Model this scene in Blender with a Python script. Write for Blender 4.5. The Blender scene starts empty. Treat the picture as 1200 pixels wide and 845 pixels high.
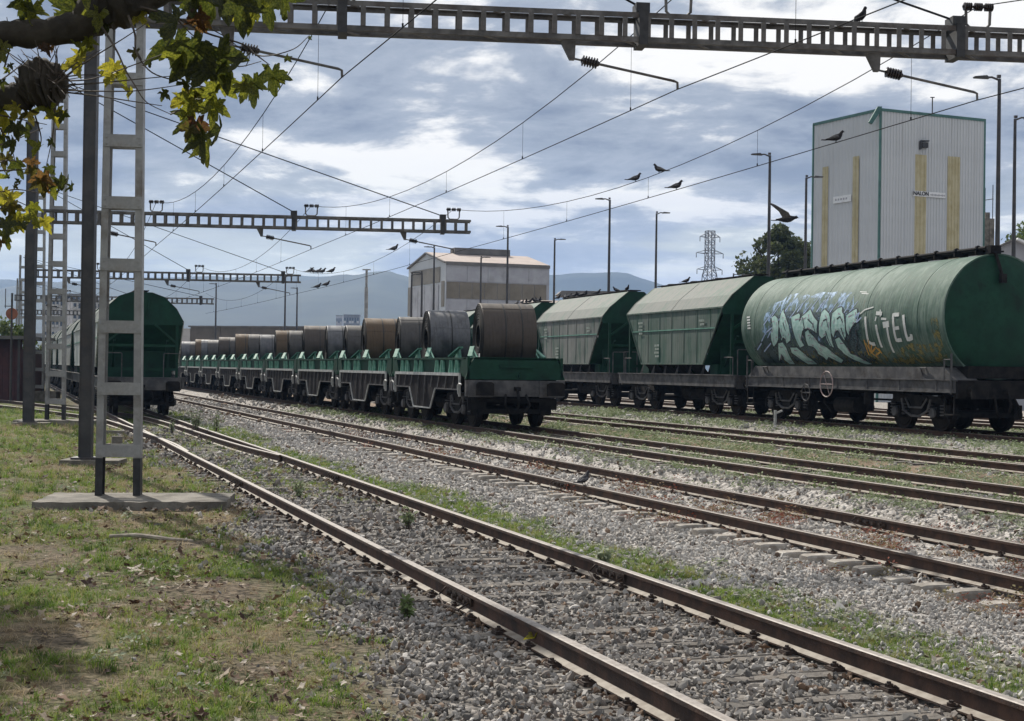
import bpy, math, random
import numpy as np
from mathutils import Vector, Matrix, Euler
R=math.radians; PI=math.pi
random.seed(7); rng=np.random.default_rng(7)
HAZE=1.7e-4
S=bpy.context.scene; COL=S.collection
# ------------------------------------------------------------------ camera, sky, sun
F=1733.; ROLL=R(.8); PIT=math.atan(-10/F); CZ=1.93     # focal length in photo pixels, roll, pitch (down<0 is up), eye height
cam_d=bpy.data.cameras.new('camera'); cam=bpy.data.objects.new('camera',cam_d); COL.objects.link(cam)
cam_d.sensor_width=36; cam_d.lens=F/1200*36; cam_d.clip_end=30000; cam_d.clip_start=.1
fw=Vector((0,math.cos(PIT),-math.sin(PIT))); up0=Vector((0,math.sin(PIT),math.cos(PIT))); rt0=Vector((1,0,0))
upv=up0*math.cos(ROLL)-rt0*math.sin(ROLL); rtv=rt0*math.cos(ROLL)+up0*math.sin(ROLL)
m=Matrix((rtv,upv,-fw)).transposed().to_4x4(); m.translation=Vector((0,0,CZ)); cam.matrix_world=m
S.camera=cam
SUN_EL=R(42); SAZ=Vector((-.47,.883,0)).normalized()    # direction towards the sun
sund=Vector((SAZ.x*math.cos(SUN_EL),SAZ.y*math.cos(SUN_EL),math.sin(SUN_EL)))
sl=bpy.data.lights.new('sun','SUN'); sl.energy=5.0; sl.angle=R(.6); sl.color=(1,.94,.84)
so=bpy.data.objects.new('sun',sl); COL.objects.link(so); so.rotation_euler=(-sund).to_track_quat('-Z','Y').to_euler()
S.view_settings.view_transform='Standard'; S.view_settings.look='None'; S.view_settings.exposure=.27; S.view_settings.gamma=1
W=bpy.data.worlds.new('World'); S.world=W; W.use_nodes=True

class NT:
    def __init__(s,nt): s.n=nt.nodes; s.l=nt.links
    def N(s,t,**k):
        n=s.n.new(t)
        for a,b in k.items():
            if a[0]=='_': setattr(n,a[1:],b)
        return n
    def link(s,a,b): s.l.new(a,b)
    def inp(s,sock,v):
        if isinstance(v,bpy.types.NodeSocket): s.l.new(v,sock)
        elif v is not None:
            if hasattr(sock.default_value,'__len__') and not hasattr(v,'__len__'): v=[v]*len(sock.default_value)
            if hasattr(v,'__len__') and len(v)==3 and len(sock.default_value)==4: v=(*v,1)
            sock.default_value=v
    def math(s,op,a,b=None,c=None,clamp=False):
        n=s.n.new('ShaderNodeMath'); n.operation=op; n.use_clamp=clamp
        for i,v in enumerate((a,b,c)):
            if v is not None: s.inp(n.inputs[i],v)
        return n.outputs[0]
    def noise(s,vec,scale,detail=4,rough=.55,dist=0,dim='3D'):
        n=s.n.new('ShaderNodeTexNoise'); n.noise_dimensions=dim; s.inp(n.inputs['Vector'],vec)
        n.inputs['Scale'].default_value=scale; n.inputs['Detail'].default_value=detail; n.inputs['Roughness'].default_value=rough; n.inputs['Distortion'].default_value=dist
        return n.outputs[0]
    def ramp(s,v,a,b,c0=0,c1=1):
        n=s.n.new('ShaderNodeMapRange'); n.interpolation_type='SMOOTHSTEP'; s.inp(n.inputs[0],v)
        n.inputs[1].default_value=a; n.inputs[2].default_value=b; n.inputs[3].default_value=c0; n.inputs[4].default_value=c1
        return n.outputs[0]
    def mix(s,f,a,b,mode='MIX'):
        n=s.n.new('ShaderNodeMix'); n.data_type='RGBA'; n.blend_type=mode
        s.inp(n.inputs[0],f); s.inp(n.inputs[6],a); s.inp(n.inputs[7],b); return n.outputs[2]
    def mapping(s,vec,scale=(1,1,1),loc=(0,0,0),rot=(0,0,0)):
        n=s.n.new('ShaderNodeMapping'); s.inp(n.inputs[0],vec); n.inputs[1].default_value=loc; n.inputs[2].default_value=rot; n.inputs[3].default_value=scale
        return n.outputs[0]
    def sep(s,v):
        n=s.n.new('ShaderNodeSeparateXYZ'); s.inp(n.inputs[0],v); return n.outputs
    def comb(s,x,y,z):
        n=s.n.new('ShaderNodeCombineXYZ')
        for i,v in enumerate((x,y,z)): s.inp(n.inputs[i],v)
        return n.outputs[0]

w=NT(W.node_tree); bg=W.node_tree.nodes['Background']
sky=w.N('ShaderNodeTexSky'); sky.sky_type='NISHITA'; sky.sun_disc=False; sky.sun_elevation=SUN_EL; sky.sun_rotation=math.atan2(SAZ.x,SAZ.y)
sky.air_density=1.0; sky.dust_density=.6
tc=w.N('ShaderNodeTexCoord').outputs['Generated']; sx,sy,sz=w.sep(tc)
zz=w.math('ADD',w.math('MAXIMUM',sz,0),.17)
cp=w.comb(w.math('DIVIDE',sx,zz),w.math('DIVIDE',sy,zz),0)
nA=w.noise(w.mapping(cp,(1,1,1),(3.1,8.4,0)),.85,2,.5,.2)          # big masses
nB=w.noise(w.mapping(cp,(1,1.0,1),(11.3,2.2,0)),2.7,8,.58,.3)      # billows
nC=w.noise(w.mapping(cp,(1,1,1),(5,7.7,0)),9,6,.6,.4)
den=w.math('ADD',w.math('MULTIPLY',nA,.55),w.math('ADD',w.math('MULTIPLY',nB,.52),w.math('MULTIPLY',nC,.14)))
bright=w.ramp(den,.59,.665)                         # thin, sun-struck parts
mid=w.ramp(den,.48,.62)
ccol=w.mix(mid,(2.0,2.4,3.2),(3.7,4.1,4.8))
ccol=w.mix(bright,ccol,(8.9,8.75,8.5))
low=w.ramp(sz,.03,.16,1,0)                          # towards the horizon the cloud bases pack into a paler layer
streak=w.noise(w.mapping(tc,(1,1,7)),5.5,6,.55,.2)
lowc=w.mix(w.ramp(streak,.42,.6),(4.2,4.9,6.3),(7.2,7.6,7.3))
ccol=w.mix(w.math('MULTIPLY',low,.85),ccol,lowc)
hz=w.ramp(sz,0,.055,1,0)
ccol=w.mix(w.math('MULTIPLY',hz,.8),ccol,(4.3,5.1,6.7))
gap=w.ramp(den,.40,.33,0,.6)
w.inp(bg.inputs[0],w.mix(gap,ccol,sky.outputs[0])); bg.inputs[1].default_value=.1

# ------------------------------------------------------------------ places
def ray(px,py):
    x=px-600; y=422.5-py; c,s=math.cos(ROLL),math.sin(ROLL); u=c*x-s*y; v=s*x+c*y
    return Vector((u,F*math.cos(PIT)+v*math.sin(PIT),v*math.cos(PIT)-F*math.sin(PIT)))/F
def at(px,py,Y): r=ray(px,py); return r/r.y*Y+Vector((0,0,CZ))
def gnd(px,py,z=0): r=ray(px,py); return r*((z-CZ)/r.z)+Vector((0,0,CZ))
class Tk:                                            # a straight track: lateral offset, heading, height of the rail heads
    def __init__(s,X,th,h): s.X=X; s.th=R(th); s.h=h; s.d=Vector((-math.sin(s.th),math.cos(s.th),0)); s.n=Vector((math.cos(s.th),math.sin(s.th),0))
    def p(s,t,off=0,z=0): return s.n*(s.X+off)+s.d*t+Vector((0,0,s.h+z))
    def t_px(s,px,off=0):                            # where the track crosses an image column (used for survey only)
        lo,hi=2,700
        for _ in range(50):
            mm=(lo+hi)/2; q=s.p(mm,off); 
            if 600+F*q.x/q.y>px: lo=mm
            else: hi=mm
        return lo
T1=Tk(4.4,18.89,.15); T2=Tk(9.4,18.89,.15); T3=Tk(12.5,18.71,.39); T4=Tk(17.68,18.71,.39); T5=Tk(22.25,17.08,.51); T6=Tk(27.2,17.0,.51); T7=Tk(31.9,17.0,.51)
N1=T1.n; D1=T1.d

# ------------------------------------------------------------------ mesh builder
class MB:
    def __init__(s): s.v=[]; s.f=[]; s.m=[]
    def add(s,vs,fs,mi=0):
        b=len(s.v); s.v+= [tuple(x) for x in vs]; s.f+=[tuple(b+i for i in f) for f in fs]; s.m+=[mi]*len(fs); return s
    def box(s,c,d,mi=0,rot=None,taper=1):
        hx,hy,hz=d[0]/2,d[1]/2,d[2]/2; vs=[]
        for z in(-1,1):
            k=taper if z>0 else 1
            for x,y in((-1,-1),(1,-1),(1,1),(-1,1)):
                p=Vector((x*hx*k,y*hy*k,z*hz))
                if rot is not None: p.rotate(rot)
                vs.append(p+Vector(c))
        return s.add(vs,[(3,2,1,0),(4,5,6,7),(0,1,5,4),(1,2,6,5),(2,3,7,6),(3,0,4,7)],mi)
    def bar(s,a,b,w_,h_,mi=0,up=(0,0,1)):              # rectangular bar between two points
        a=Vector(a); b=Vector(b); d=b-a; L=d.length
        if L<1e-6: return s
        y=d/L; u=Vector(up); x=y.cross(u)
        if x.length<1e-4: x=y.cross(Vector((1,0,0)))
        x.normalize(); z=x.cross(y)
        vs=[p+x*i*w_/2+z*j*h_/2 for p in(a,b) for i,j in((-1,-1),(1,-1),(1,1),(-1,1))]
        return s.add(vs,[(0,1,2,3),(7,6,5,4),(0,4,5,1),(1,5,6,2),(2,6,7,3),(3,7,4,0)],mi)
    def tube(s,pts,r,n=6,mi=0,cap=True):
        pts=[Vector(p) for p in pts]; k=len(pts); rs=r if hasattr(r,'__len__') else [r]*k
        ref=None; vs=[]
        for i,p in enumerate(pts):
            d=(pts[min(i+1,k-1)]-pts[max(i-1,0)])
            if d.length<1e-9: d=Vector((0,0,1))
            d.normalize()
            if ref is None: ref=d.orthogonal().normalized()
            x=(ref-d*ref.dot(d)); x=x.normalized() if x.length>1e-5 else d.orthogonal().normalized(); ref=x; y=d.cross(x)
            for j in range(n):
                a=2*PI*j/n; vs.append(p+(x*math.cos(a)+y*math.sin(a))*rs[i])
        fs=[(i*n+j,i*n+(j+1)%n,(i+1)*n+(j+1)%n,(i+1)*n+j) for i in range(k-1) for j in range(n)]
        if cap: fs+= [tuple(range(n-1,-1,-1)),tuple((k-1)*n+j for j in range(n))]
        return s.add(vs,fs,mi)
    def prism(s,poly,o,u,v,w_,mi=0,capm=None):           # polygon in plane (u,v) at o, extruded along w_
        o=Vector(o);u=Vector(u);v=Vector(v);w_=Vector(w_); n=len(poly)
        vs=[o+u*a+v*b for a,b in poly]+[o+u*a+v*b+w_ for a,b in poly]
        s.add(vs,[(i,(i+1)%n,n+(i+1)%n,n+i) for i in range(n)],mi)
        b=len(s.v)-2*n; s.f+=[tuple(b+i for i in range(n-1,-1,-1)),tuple(b+n+i for i in range(n))]; s.m+=[mi if capm is None else capm]*2
        return s
    def lathe(s,prof,o,ax,n=24,mi=0,ref=None):          # profile (dist along axis, radius)
        o=Vector(o); ax=Vector(ax).normalized(); x=Vector(ref) if ref else ax.orthogonal().normalized(); y=ax.cross(x); vs=[]
        for a,r in prof:
            for j in range(n):
                t=2*PI*j/n; vs.append(o+ax*a+(x*math.cos(t)+y*math.sin(t))*max(r,1e-4))
        return s.add(vs,[(i*n+j,i*n+(j+1)%n,(i+1)*n+(j+1)%n,(i+1)*n+j) for i in range(len(prof)-1) for j in range(n)],mi)
    def mesh(s,name,mats,smooth=None):
        me=bpy.data.meshes.new(name); me.from_pydata(s.v,[],s.f)
        for mt in (mats if isinstance(mats,(list,tuple)) else [mats]): me.materials.append(mt)
        me.polygons.foreach_set('material_index',s.m)
        if smooth:
            me.polygons.foreach_set('use_smooth',[True]*len(s.f)); me.update()
            try: me.set_sharp_from_angle(angle=R(smooth))
            except Exception: pass
        me.update(); return me
    def build(s,name,mats,parent=None,smooth=None): return link(name,s.mesh(name,mats,smooth),parent)
def link(name,me,parent=None,loc=None):
    o=bpy.data.objects.new(name,me); COL.objects.link(o); o.parent=parent
    if loc is not None: o.location=loc
    return o
def tag(o,label=None,cat=None,group=None,kind=None):
    for k,v in(('label',label),('category',cat),('group',group),('kind',kind)):
        if v: o[k]=v
    return o
def thing(name,loc=(0,0,0),rz=0,label=None,cat=None,group=None,kind=None):
    o=bpy.data.objects.new(name,None); COL.objects.link(o); o.location=loc; o.rotation_euler=(0,0,rz); o.empty_display_size=.2
    return tag(o,label,cat,group,kind)
def copy_tree(o,parent=None,base=True):
    c=o.copy(); COL.objects.link(c); c.parent=parent
    for ch in KIDS(o): copy_tree(ch,c)
    return c
def KIDS(o): return list(o.children)
ORD=['first','second','third','fourth','fifth','sixth','seventh','eighth','ninth','tenth','eleventh','twelfth','thirteenth','fourteenth','fifteenth','sixteenth','seventeenth','eighteenth','nineteenth','twentieth']

# ------------------------------------------------------------------ materials
def newmat(name):
    mt=bpy.data.materials.new(name); mt.use_nodes=True; t=NT(mt.node_tree); b=mt.node_tree.nodes['Principled BSDF']; return mt,t,b
def M(name,c,c2=None,sc=3,rough=.7,metal=0,bump=.0,bsc=40,vert=False,spread=(.35,.65),spec=.5,dirt=None,dirtsc=1.5,rand=0,coat=0):
    mt,t,b=newmat(name); o=t.N('ShaderNodeTexCoord').outputs['Object']
    v=t.mapping(o,(1,1,.12)) if vert else o
    col=c
    if c2 is not None: col=t.mix(t.ramp(t.noise(v,sc,7,.62),*spread),c,c2)
    if dirt is not None: col=t.mix(t.ramp(t.noise(o,dirtsc,6,.65),.48,.72,0,.8),col,dirt)
    if rand:
        oi=t.N('ShaderNodeObjectInfo').outputs['Random']; col=t.mix(1,col,t.comb(*[t.math('MULTIPLY_ADD',oi,rand,1-rand/2)]*3),'MULTIPLY')
    t.inp(b.inputs['Base Color'],col); b.inputs['Roughness'].default_value=rough; b.inputs['Metallic'].default_value=metal
    b.inputs['Specular IOR Level'].default_value=spec
    if bump:
        bn=t.N('ShaderNodeBump'); bn.inputs['Strength'].default_value=bump; bn.inputs['Distance'].default_value=.02
        t.inp(bn.inputs['Height'],t.noise(o,bsc,5,.6)); t.link(bn.outputs[0],b.inputs['Normal'])
    return mt
K={}
K['rail']=M('rusty_rail_side',(.035,.022,.017),(.085,.045,.03),6,.85,.0,.3,60)
K['railtop']=M('worn_rail_head',(.2,.175,.155),(.30,.27,.245),14,.6,.1,.1,80)
K['railtop2']=M('dull_rail_head',(.085,.068,.058),(.16,.135,.115),9,.6,.15,.1,80)
K['railfoot']=M('sunlit_rail_foot',(.2,.17,.14),(.3,.27,.23),9,.8)  # pale colour stands in for sunlight on the foot flange
K['clip']=M('rusty_fastening',(.02,.014,.012),(.05,.03,.022),20,.85)
K['wood']=M('old_timber_sleeper',(.055,.048,.042),(.15,.135,.12),9,.9,0,.6,50,dirt=(.2,.17,.14),dirtsc=3)
K['concsl']=M('concrete_sleeper',(.22,.2,.175),(.38,.355,.32),5,.9,0,.4,60,dirt=(.14,.10,.075),dirtsc=3,rand=.5)
K['conc']=M('weathered_concrete',(.10,.092,.078),(.20,.182,.155),3,.92,0,.6,30,dirt=(.06,.05,.036),dirtsc=2.3)
K['mast']=M('grey_painted_mast',(.23,.23,.228),(.31,.31,.305),5,.55,.1,.08,40,dirt=(.13,.105,.085),dirtsc=2)
K['beam']=M('aged_portal_beam',(.06,.056,.053),(.14,.132,.126),4,.6,.2,.1,40,dirt=(.05,.032,.024),dirtsc=2.5)
K['black']=M('black_bitumen_paint',(.012,.012,.014),(.03,.03,.032),8,.6)
K['post']=M('dark_steel_post',(.028,.028,.031),(.055,.053,.055),3,.55,.2,.1,30,dirt=(.05,.035,.028))
K['wire']=M('oxidised_copper_wire',(.016,.016,.018),None,rough=.9,spec=.1)
K['insul']=M('dark_glazed_insulator',(.012,.01,.01),(.03,.02,.018),10,.25)
K['green']=M('dark_green_wagon_paint',(.003,.030,.017),(.006,.046,.027),4,.6,0,.05,20,dirt=(.003,.012,.008),dirtsc=2,spec=.2)
K['greenl']=M('light_green_gusset',(.06,.2,.145),(.14,.3,.23),6,.6)
K['under']=M('sooty_underframe',(.006,.006,.007),(.02,.018,.017),5,.85,0,.2,40,spec=.15)
K['frameg']=M('grey_underframe',(.055,.055,.06),(.11,.108,.108),3,.75,0,.1,30,dirt=(.03,.025,.022),dirtsc=2,spec=.2)
K['skirt']=M('dark_skirt_panel',(.007,.006,.007),(.019,.015,.016),4,.75,0,.1,30,spec=.15)
K['edge']=M('worn_pale_edge',(.25,.26,.26),(.42,.43,.42),5,.6)
K['wheel']=M('oily_wheel',(.007,.006,.006),(.02,.015,.012),8,.75,.1,spec=.15)
K['tread']=M('wheel_tread',(.2,.19,.18),(.12,.1,.09),8,.4,.8)
def hopper_paint(name,pale,amt,side=True):
    mt,t,b=newmat(name); o=t.N('ShaderNodeTexCoord').outputs['Object']
    n1=t.noise(t.mapping(o,(1,1.6,.14 if side else .5)),2.6,7,.7); n2=t.noise(o,.55,4,.6); n3=t.noise(t.mapping(o,(1,6,.1)),4.,4,.6)
    f=t.math('ADD',t.math('ADD',t.math('MULTIPLY',n1,.6),t.math('MULTIPLY',n2,.55)),t.math('MULTIPLY',n3,.3))
    lo=.86-amt; fac=t.ramp(f,lo,lo+.22)
    g=t.mix(t.noise(o,3,4,.6),(.010,.052,.032),(.024,.082,.056))
    col=t.mix(fac,g,pale)
    st=t.ramp(t.noise(t.mapping(o,(1,3.5,.06)),3.4,4,.65),.52,.66,0,.75)
    col=t.mix(st,col,(.02,.05,.04)); rs_=t.ramp(t.noise(t.mapping(o,(1,2.2,.25)),2.1,7,.7),.6,.72,0,.6); col=t.mix(rs_,col,(.075,.055,.035)); wd_=t.ramp(t.noise(t.mapping(o,(1,5,.08),(3,1,2)),2.7,5,.65),.58,.7,0,.6); col=t.mix(wd_,col,(pale[0]*1.5,pale[1]*1.5,pale[2]*1.5)); t.inp(b.inputs['Base Color'],col); b.inputs['Roughness'].default_value=.75
    bn=t.N('ShaderNodeBump'); bn.inputs['Strength'].default_value=.5; bn.inputs['Distance'].default_value=.05; t.inp(bn.inputs['Height'],t.noise(o,1.3,3,.5)); t.link(bn.outputs[0],b.inputs['Normal'])
    return mt
K['hop_side']=hopper_paint('streaky_green_side',(.085,.112,.096),.26)
K['hop_mid']=hopper_paint('bleached_green_side',(.15,.155,.147),.28)
K['hop_pale']=hopper_paint('chalky_side',(.40,.42,.41),.60)
K['hop_roof']=hopper_paint('bleached_roof',(.08,.09,.083),.30,False)
K['tank']=hopper_paint('tank_green',(.105,.155,.128),.24,False)
def coilm(name,a,b_,rough=.45,metal=.55):
    mt,t,b=newmat(name); o=t.N('ShaderNodeTexCoord').outputs['Object']
    n=t.noise(t.mapping(o,(9,1,1)),2.2,5,.6); n2=t.noise(o,2.6,7,.7)
    col=t.mix(t.ramp(n2,.35,.65),a,b_); col=t.mix(t.ramp(n,.5,.7,0,.35),col,(.02,.018,.018))
    t.inp(b.inputs['Base Color'],col); t.inp(b.inputs['Roughness'],t.ramp(n2,.3,.7,rough-.12,rough+.25)); b.inputs['Metallic'].default_value=metal
    bn=t.N('ShaderNodeBump'); bn.inputs['Strength'].default_value=.35; bn.inputs['Distance'].default_value=.03; t.inp(bn.inputs['Height'],t.noise(t.mapping(o,(7,.7,.7)),1.5,4,.5)); t.link(bn.outputs[0],b.inputs['Normal'])
    return mt
K['coilb']=coilm('brown_steel',(.05,.04,.034),(.085,.07,.06),.55,.45)
K['coils']=coilm('bluish_steel',(.07,.072,.08),(.14,.142,.15),.42,.5)
K['coilg']=coilm('grey_steel',(.055,.052,.052),(.10,.094,.09),.5,.5)
K['coilr']=coilm('rusty_steel',(.085,.057,.033),(.125,.088,.058),.65,.3)
K['coilface']=M('coil_side_laps',(.006,.0055,.005),(.014,.012,.011),12,.75,.1,spec=.2)
K['band']=M('strapping',(.03,.03,.03),None,rough=.5,metal=.5)
K['white']=M('white_paint',(.62,.63,.64),(.72,.73,.74),4,.6)
def vary(name,cols,rough=.9,bump=.3,bsc=60,trans=0):
    mt,t,b=newmat(name); oi=t.N('ShaderNodeObjectInfo').outputs['Random']; cr=t.N('ShaderNodeValToRGB'); e=cr.color_ramp; e.interpolation='CONSTANT' if len(cols)>3 else 'LINEAR'
    for i,c in enumerate(cols):
        if i<2: el=e.elements[i]; el.position=i/len(cols)
        else: el=e.elements.new(i/len(cols))
        el.color=(*c,1)
    t.link(oi,cr.inputs[0]); o=t.N('ShaderNodeTexCoord').outputs['Object']
    col=t.mix(t.noise(o,bsc*.4,4,.6),cr.outputs[0],t.mix(1,cr.outputs[0],(.55,.55,.55),'MULTIPLY'))
    t.inp(b.inputs['Base Color'],col); b.inputs['Roughness'].default_value=rough; b.inputs['Specular IOR Level'].default_value=.25
    if trans:
        tr=t.N('ShaderNodeBsdfTranslucent'); t.link(cr.outputs[0],tr.inputs[0]); ms=t.N('ShaderNodeMixShader'); ms.inputs[0].default_value=trans
        out=mt.node_tree.nodes['Material Output']; t.link(b.outputs[0],ms.inputs[1]); t.link(tr.outputs[0],ms.inputs[2]); t.link(ms.outputs[0],out.inputs[0])
    return mt
K['stone_d']=vary('grey_ballast',[(.19,.18,.168),(.31,.292,.272),(.44,.415,.385),(.26,.23,.207),(.38,.357,.33),(.13,.123,.116),(.54,.51,.475)])
K['stone_l']=vary('pale_ballast',[(.40,.385,.36),(.54,.52,.49),(.46,.435,.405),(.62,.595,.56),(.32,.305,.285),(.48,.44,.40)])
K['grass']=vary('green_grass',[(.12,.20,.03),(.18,.28,.04),(.07,.13,.022),(.24,.31,.06),(.28,.28,.09)],.7,trans=.35)
K['dry']=vary('dry_grass',[(.36,.28,.17),(.46,.37,.24),(.28,.21,.13),(.42,.35,.21)],.8,trans=.3)
K['weed']=vary('grey_green_weed',[(.22,.27,.14),(.30,.35,.2),(.17,.23,.09),(.36,.40,.27)],.8,trans=.2)
K['redw']=vary('red_stemmed_weed',[(.25,.08,.05),(.28,.14,.085),(.17,.08,.05),(.33,.23,.14),(.22,.19,.09)],.8,trans=.2)
K['litter']=vary('brown_leaf_litter',[(.14,.085,.055),(.26,.18,.12),(.09,.05,.035),(.36,.29,.22),(.18,.11,.07),(.50,.44,.37),(.06,.035,.028)],.8,trans=.1)

# ------------------------------------------------------------------ ground
def fbm(x,y,sc,seed=0,oc=3):
    out=np.zeros_like(x,dtype=float); a=1; tot=0
    for o in range(oc):
        r=np.random.default_rng(seed*17+o); g=r.random((64,64)); fx=x/sc*(2**o)+r.random()*60; fy=y/sc*(2**o)+r.random()*60
        ix=np.floor(fx).astype(int); iy=np.floor(fy).astype(int); u=fx-ix; v=fy-iy; u=u*u*(3-2*u); v=v*v*(3-2*v)
        G=lambda i,j:g[i%64,j%64]
        out+=a*((G(ix,iy)*(1-u)+G(ix+1,iy)*u)*(1-v)+(G(ix,iy+1)*(1-u)+G(ix+1,iy+1)*u)*v); tot+=a; a*=.5
    return out/tot
def sst(x,a,b): t=np.clip((x-a)/(b-a),0,1); return t*t*(3-2*t)
def hgt(X,t):                                         # height of bare ground, X lateral and t along the near track
    X=np.asarray(X,float); t=np.asarray(t,float)
    h=.23*sst(X,10.75,11.15)+.12*sst(X,19.0,20.6)
    base=h-.035
    hump=np.zeros_like(h)
    for c in (4.4,9.4): pass
    off=sst(-X,-2.6,-.5)                              # the grass verge
    h=base+.05*off+ .05*(fbm(X,t,2.3,3)-.5)*(1+1.5*off)
    dip=sst(X,5.3,5.9)*sst(-X,-8.45,-8.2); h=h-.055*dip
    return h
def masks(X,t):
    X=np.asarray(X,float); t=np.asarray(t,float)
    n1=fbm(X,t,1.6,1); n2=fbm(X,t,.7,2); n3=fbm(X,t*.35,1.2,5); n4=fbm(X,t,3.5,9)
    edge=3.25-.7*sst(-t,-22,-14)-.4*sst(-t,-13,-8)                       # where verge meets the near ballast
    left=sst(-(X+ (n1-.5)*1.9+(n2-.5)*.6),-(edge+.2),-(edge-.6))
    n5=fbm(X,t,.45,33,2); grass=left*np.clip((n2*.45+n1*.3+n5*.35-.408)*5,0,1)
    strip=sst(X+(n3-.5)*.5,5.3,5.45)*sst(-(X+(n3-.5)*1.1),-7.0,-6.1)*np.clip((n1+n2-.55)*5,0,1)
    strip*=1-.15*sst(-t,-12,-9)
    inner=sst(X,3.5,3.7)*sst(-X,-5.3,-5.1)*sst(t,17,25)*np.clip((n1-.12)*1.8,0,1)
    far=sst(X,10.9,11.3)*np.clip((n2-.34)*2.3,0,1)*.75
    grass=np.clip(grass+strip+inner*.8,0,1)
    weed=np.clip(sst(X,10.2,10.8)*np.clip((n1*.6+n2*.6-.38)*3,0,1)+left*.15*(n2>.6)+ .6*sst(X,5.3,5.9)*sst(-X,-7.2,-6.2)*(n2>.62)+.5*sst(X,10.3,10.8)*(n2>.5),0,1)
    soil=sst(X,13.7,14.3)*sst(-X,-17.0,-16.4)
    dark=sst(X,1.0,1.4)*sst(-X,-5.7,-5.4)*(1-left)                      # T1 ballast
    light=sst(X,5.5,6.0)*sst(-X,-12,-11.3)+.75*sst(X,11.2,12)*(1-.8*soil)
    dry=left*np.clip((n4*.6+n5*.4-.5)*6,0,1)+inner*(n2>.5)*.9+soil*.5
    return dict(grass=grass,weed=weed,soil=soil,dark=dark,light=light*(1-.75*strip),dry=np.clip(dry,0,1),left=left,strip=strip)
us=np.concatenate([-np.geomspace(9000,9,34),np.arange(-8.5,27,.25),np.geomspace(27.3,9000,36)])
ts=np.concatenate([-np.geomspace(2000,6,12),np.arange(-5,4,1.),np.arange(4,48,.25),np.geomspace(48.3,12000,64)])
U,Tt=np.meshgrid(us,ts); hz_=np.where(np.abs(U)<200,hgt(U,Tt),hgt(np.clip(U,-200,200),Tt)*0+.2*(U>0))
P=np.stack([N1.x*U+D1.x*Tt,N1.y*U+D1.y*Tt,hz_],-1).reshape(-1,3)
nu,nt_=len(us),len(ts); ii=np.arange((nu-1)*(nt_-1)); a=(ii//(nu-1))*nu+ii%(nu-1)
faces=np.stack([a,a+1,a+1+nu,a+nu],-1)
me=bpy.data.meshes.new('ground'); me.from_pydata(P.tolist(),[],faces.tolist())
mk=masks(U,Tt)
for k in ('grass','soil','dark','light','dry','left'):
    at_=me.attributes.new(k,'FLOAT','POINT'); at_.data.foreach_set('value',mk[k].astype(np.float32).ravel())
me.polygons.foreach_set('use_smooth',[True]*len(faces))
mt,t,b=newmat('yard_ground'); o=t.N('ShaderNodeTexCoord').outputs['Object']
A=lambda k:(lambda n:(setattr(n,'attribute_name',k),n.outputs['Fac'])[1])(t.N('ShaderNodeAttribute'))
fine=t.noise(o,16,6,.7); vo=t.N('ShaderNodeTexVoronoi'); t.inp(vo.inputs['Vector'],o); vo.inputs['Scale'].default_value=17
vcol=t.ramp(t.sep(vo.outputs['Color'])[0],0,1)
c_light=t.mix(vcol,(.2,.185,.17),(.5,.47,.44)); c_dark=t.mix(vcol,(.09,.083,.077),(.32,.295,.27))
c_soil=t.mix(fine,(.17,.125,.095),(.27,.21,.165)); c_verge=t.mix(t.ramp(fine,.38,.62),(.032,.025,.016),(.19,.15,.105))
c_grass=t.mix(t.ramp(t.noise(o,9,5,.7),.35,.65),(.05,.075,.02),(.115,.15,.045)); c_base=t.mix(fine,(.11,.10,.075),(.2,.185,.145))
col=t.mix(A('light'),c_base,c_light); col=t.mix(A('dark'),col,c_dark); col=t.mix(A('soil'),col,c_soil); col=t.mix(A('left'),col,c_verge)
gm=t.math('MULTIPLY',A('grass'),t.ramp(t.noise(o,3.2,5,.65),.3,.55,.25,1)); col=t.mix(gm,col,c_grass)
col=t.mix(t.math('MULTIPLY',A('dry'),t.ramp(t.noise(o,5,4,.6),.4,.6,.1,.8)),col,(.24,.185,.12))
t.inp(b.inputs['Base Color'],col); b.inputs['Roughness'].default_value=.95; b.inputs['Specular IOR Level'].default_value=.15
bn=t.N('ShaderNodeBump'); bn.inputs['Strength'].default_value=.8; bn.inputs['Distance'].default_value=.05
t.inp(bn.inputs['Height'],t.math('ADD',t.math('MULTIPLY',vo.outputs['Distance'],-.8),fine)); t.link(bn.outputs[0],b.inputs['Normal'])
me.materials.append(mt); me.update(); tag(link('ground',me),kind='structure')

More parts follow.
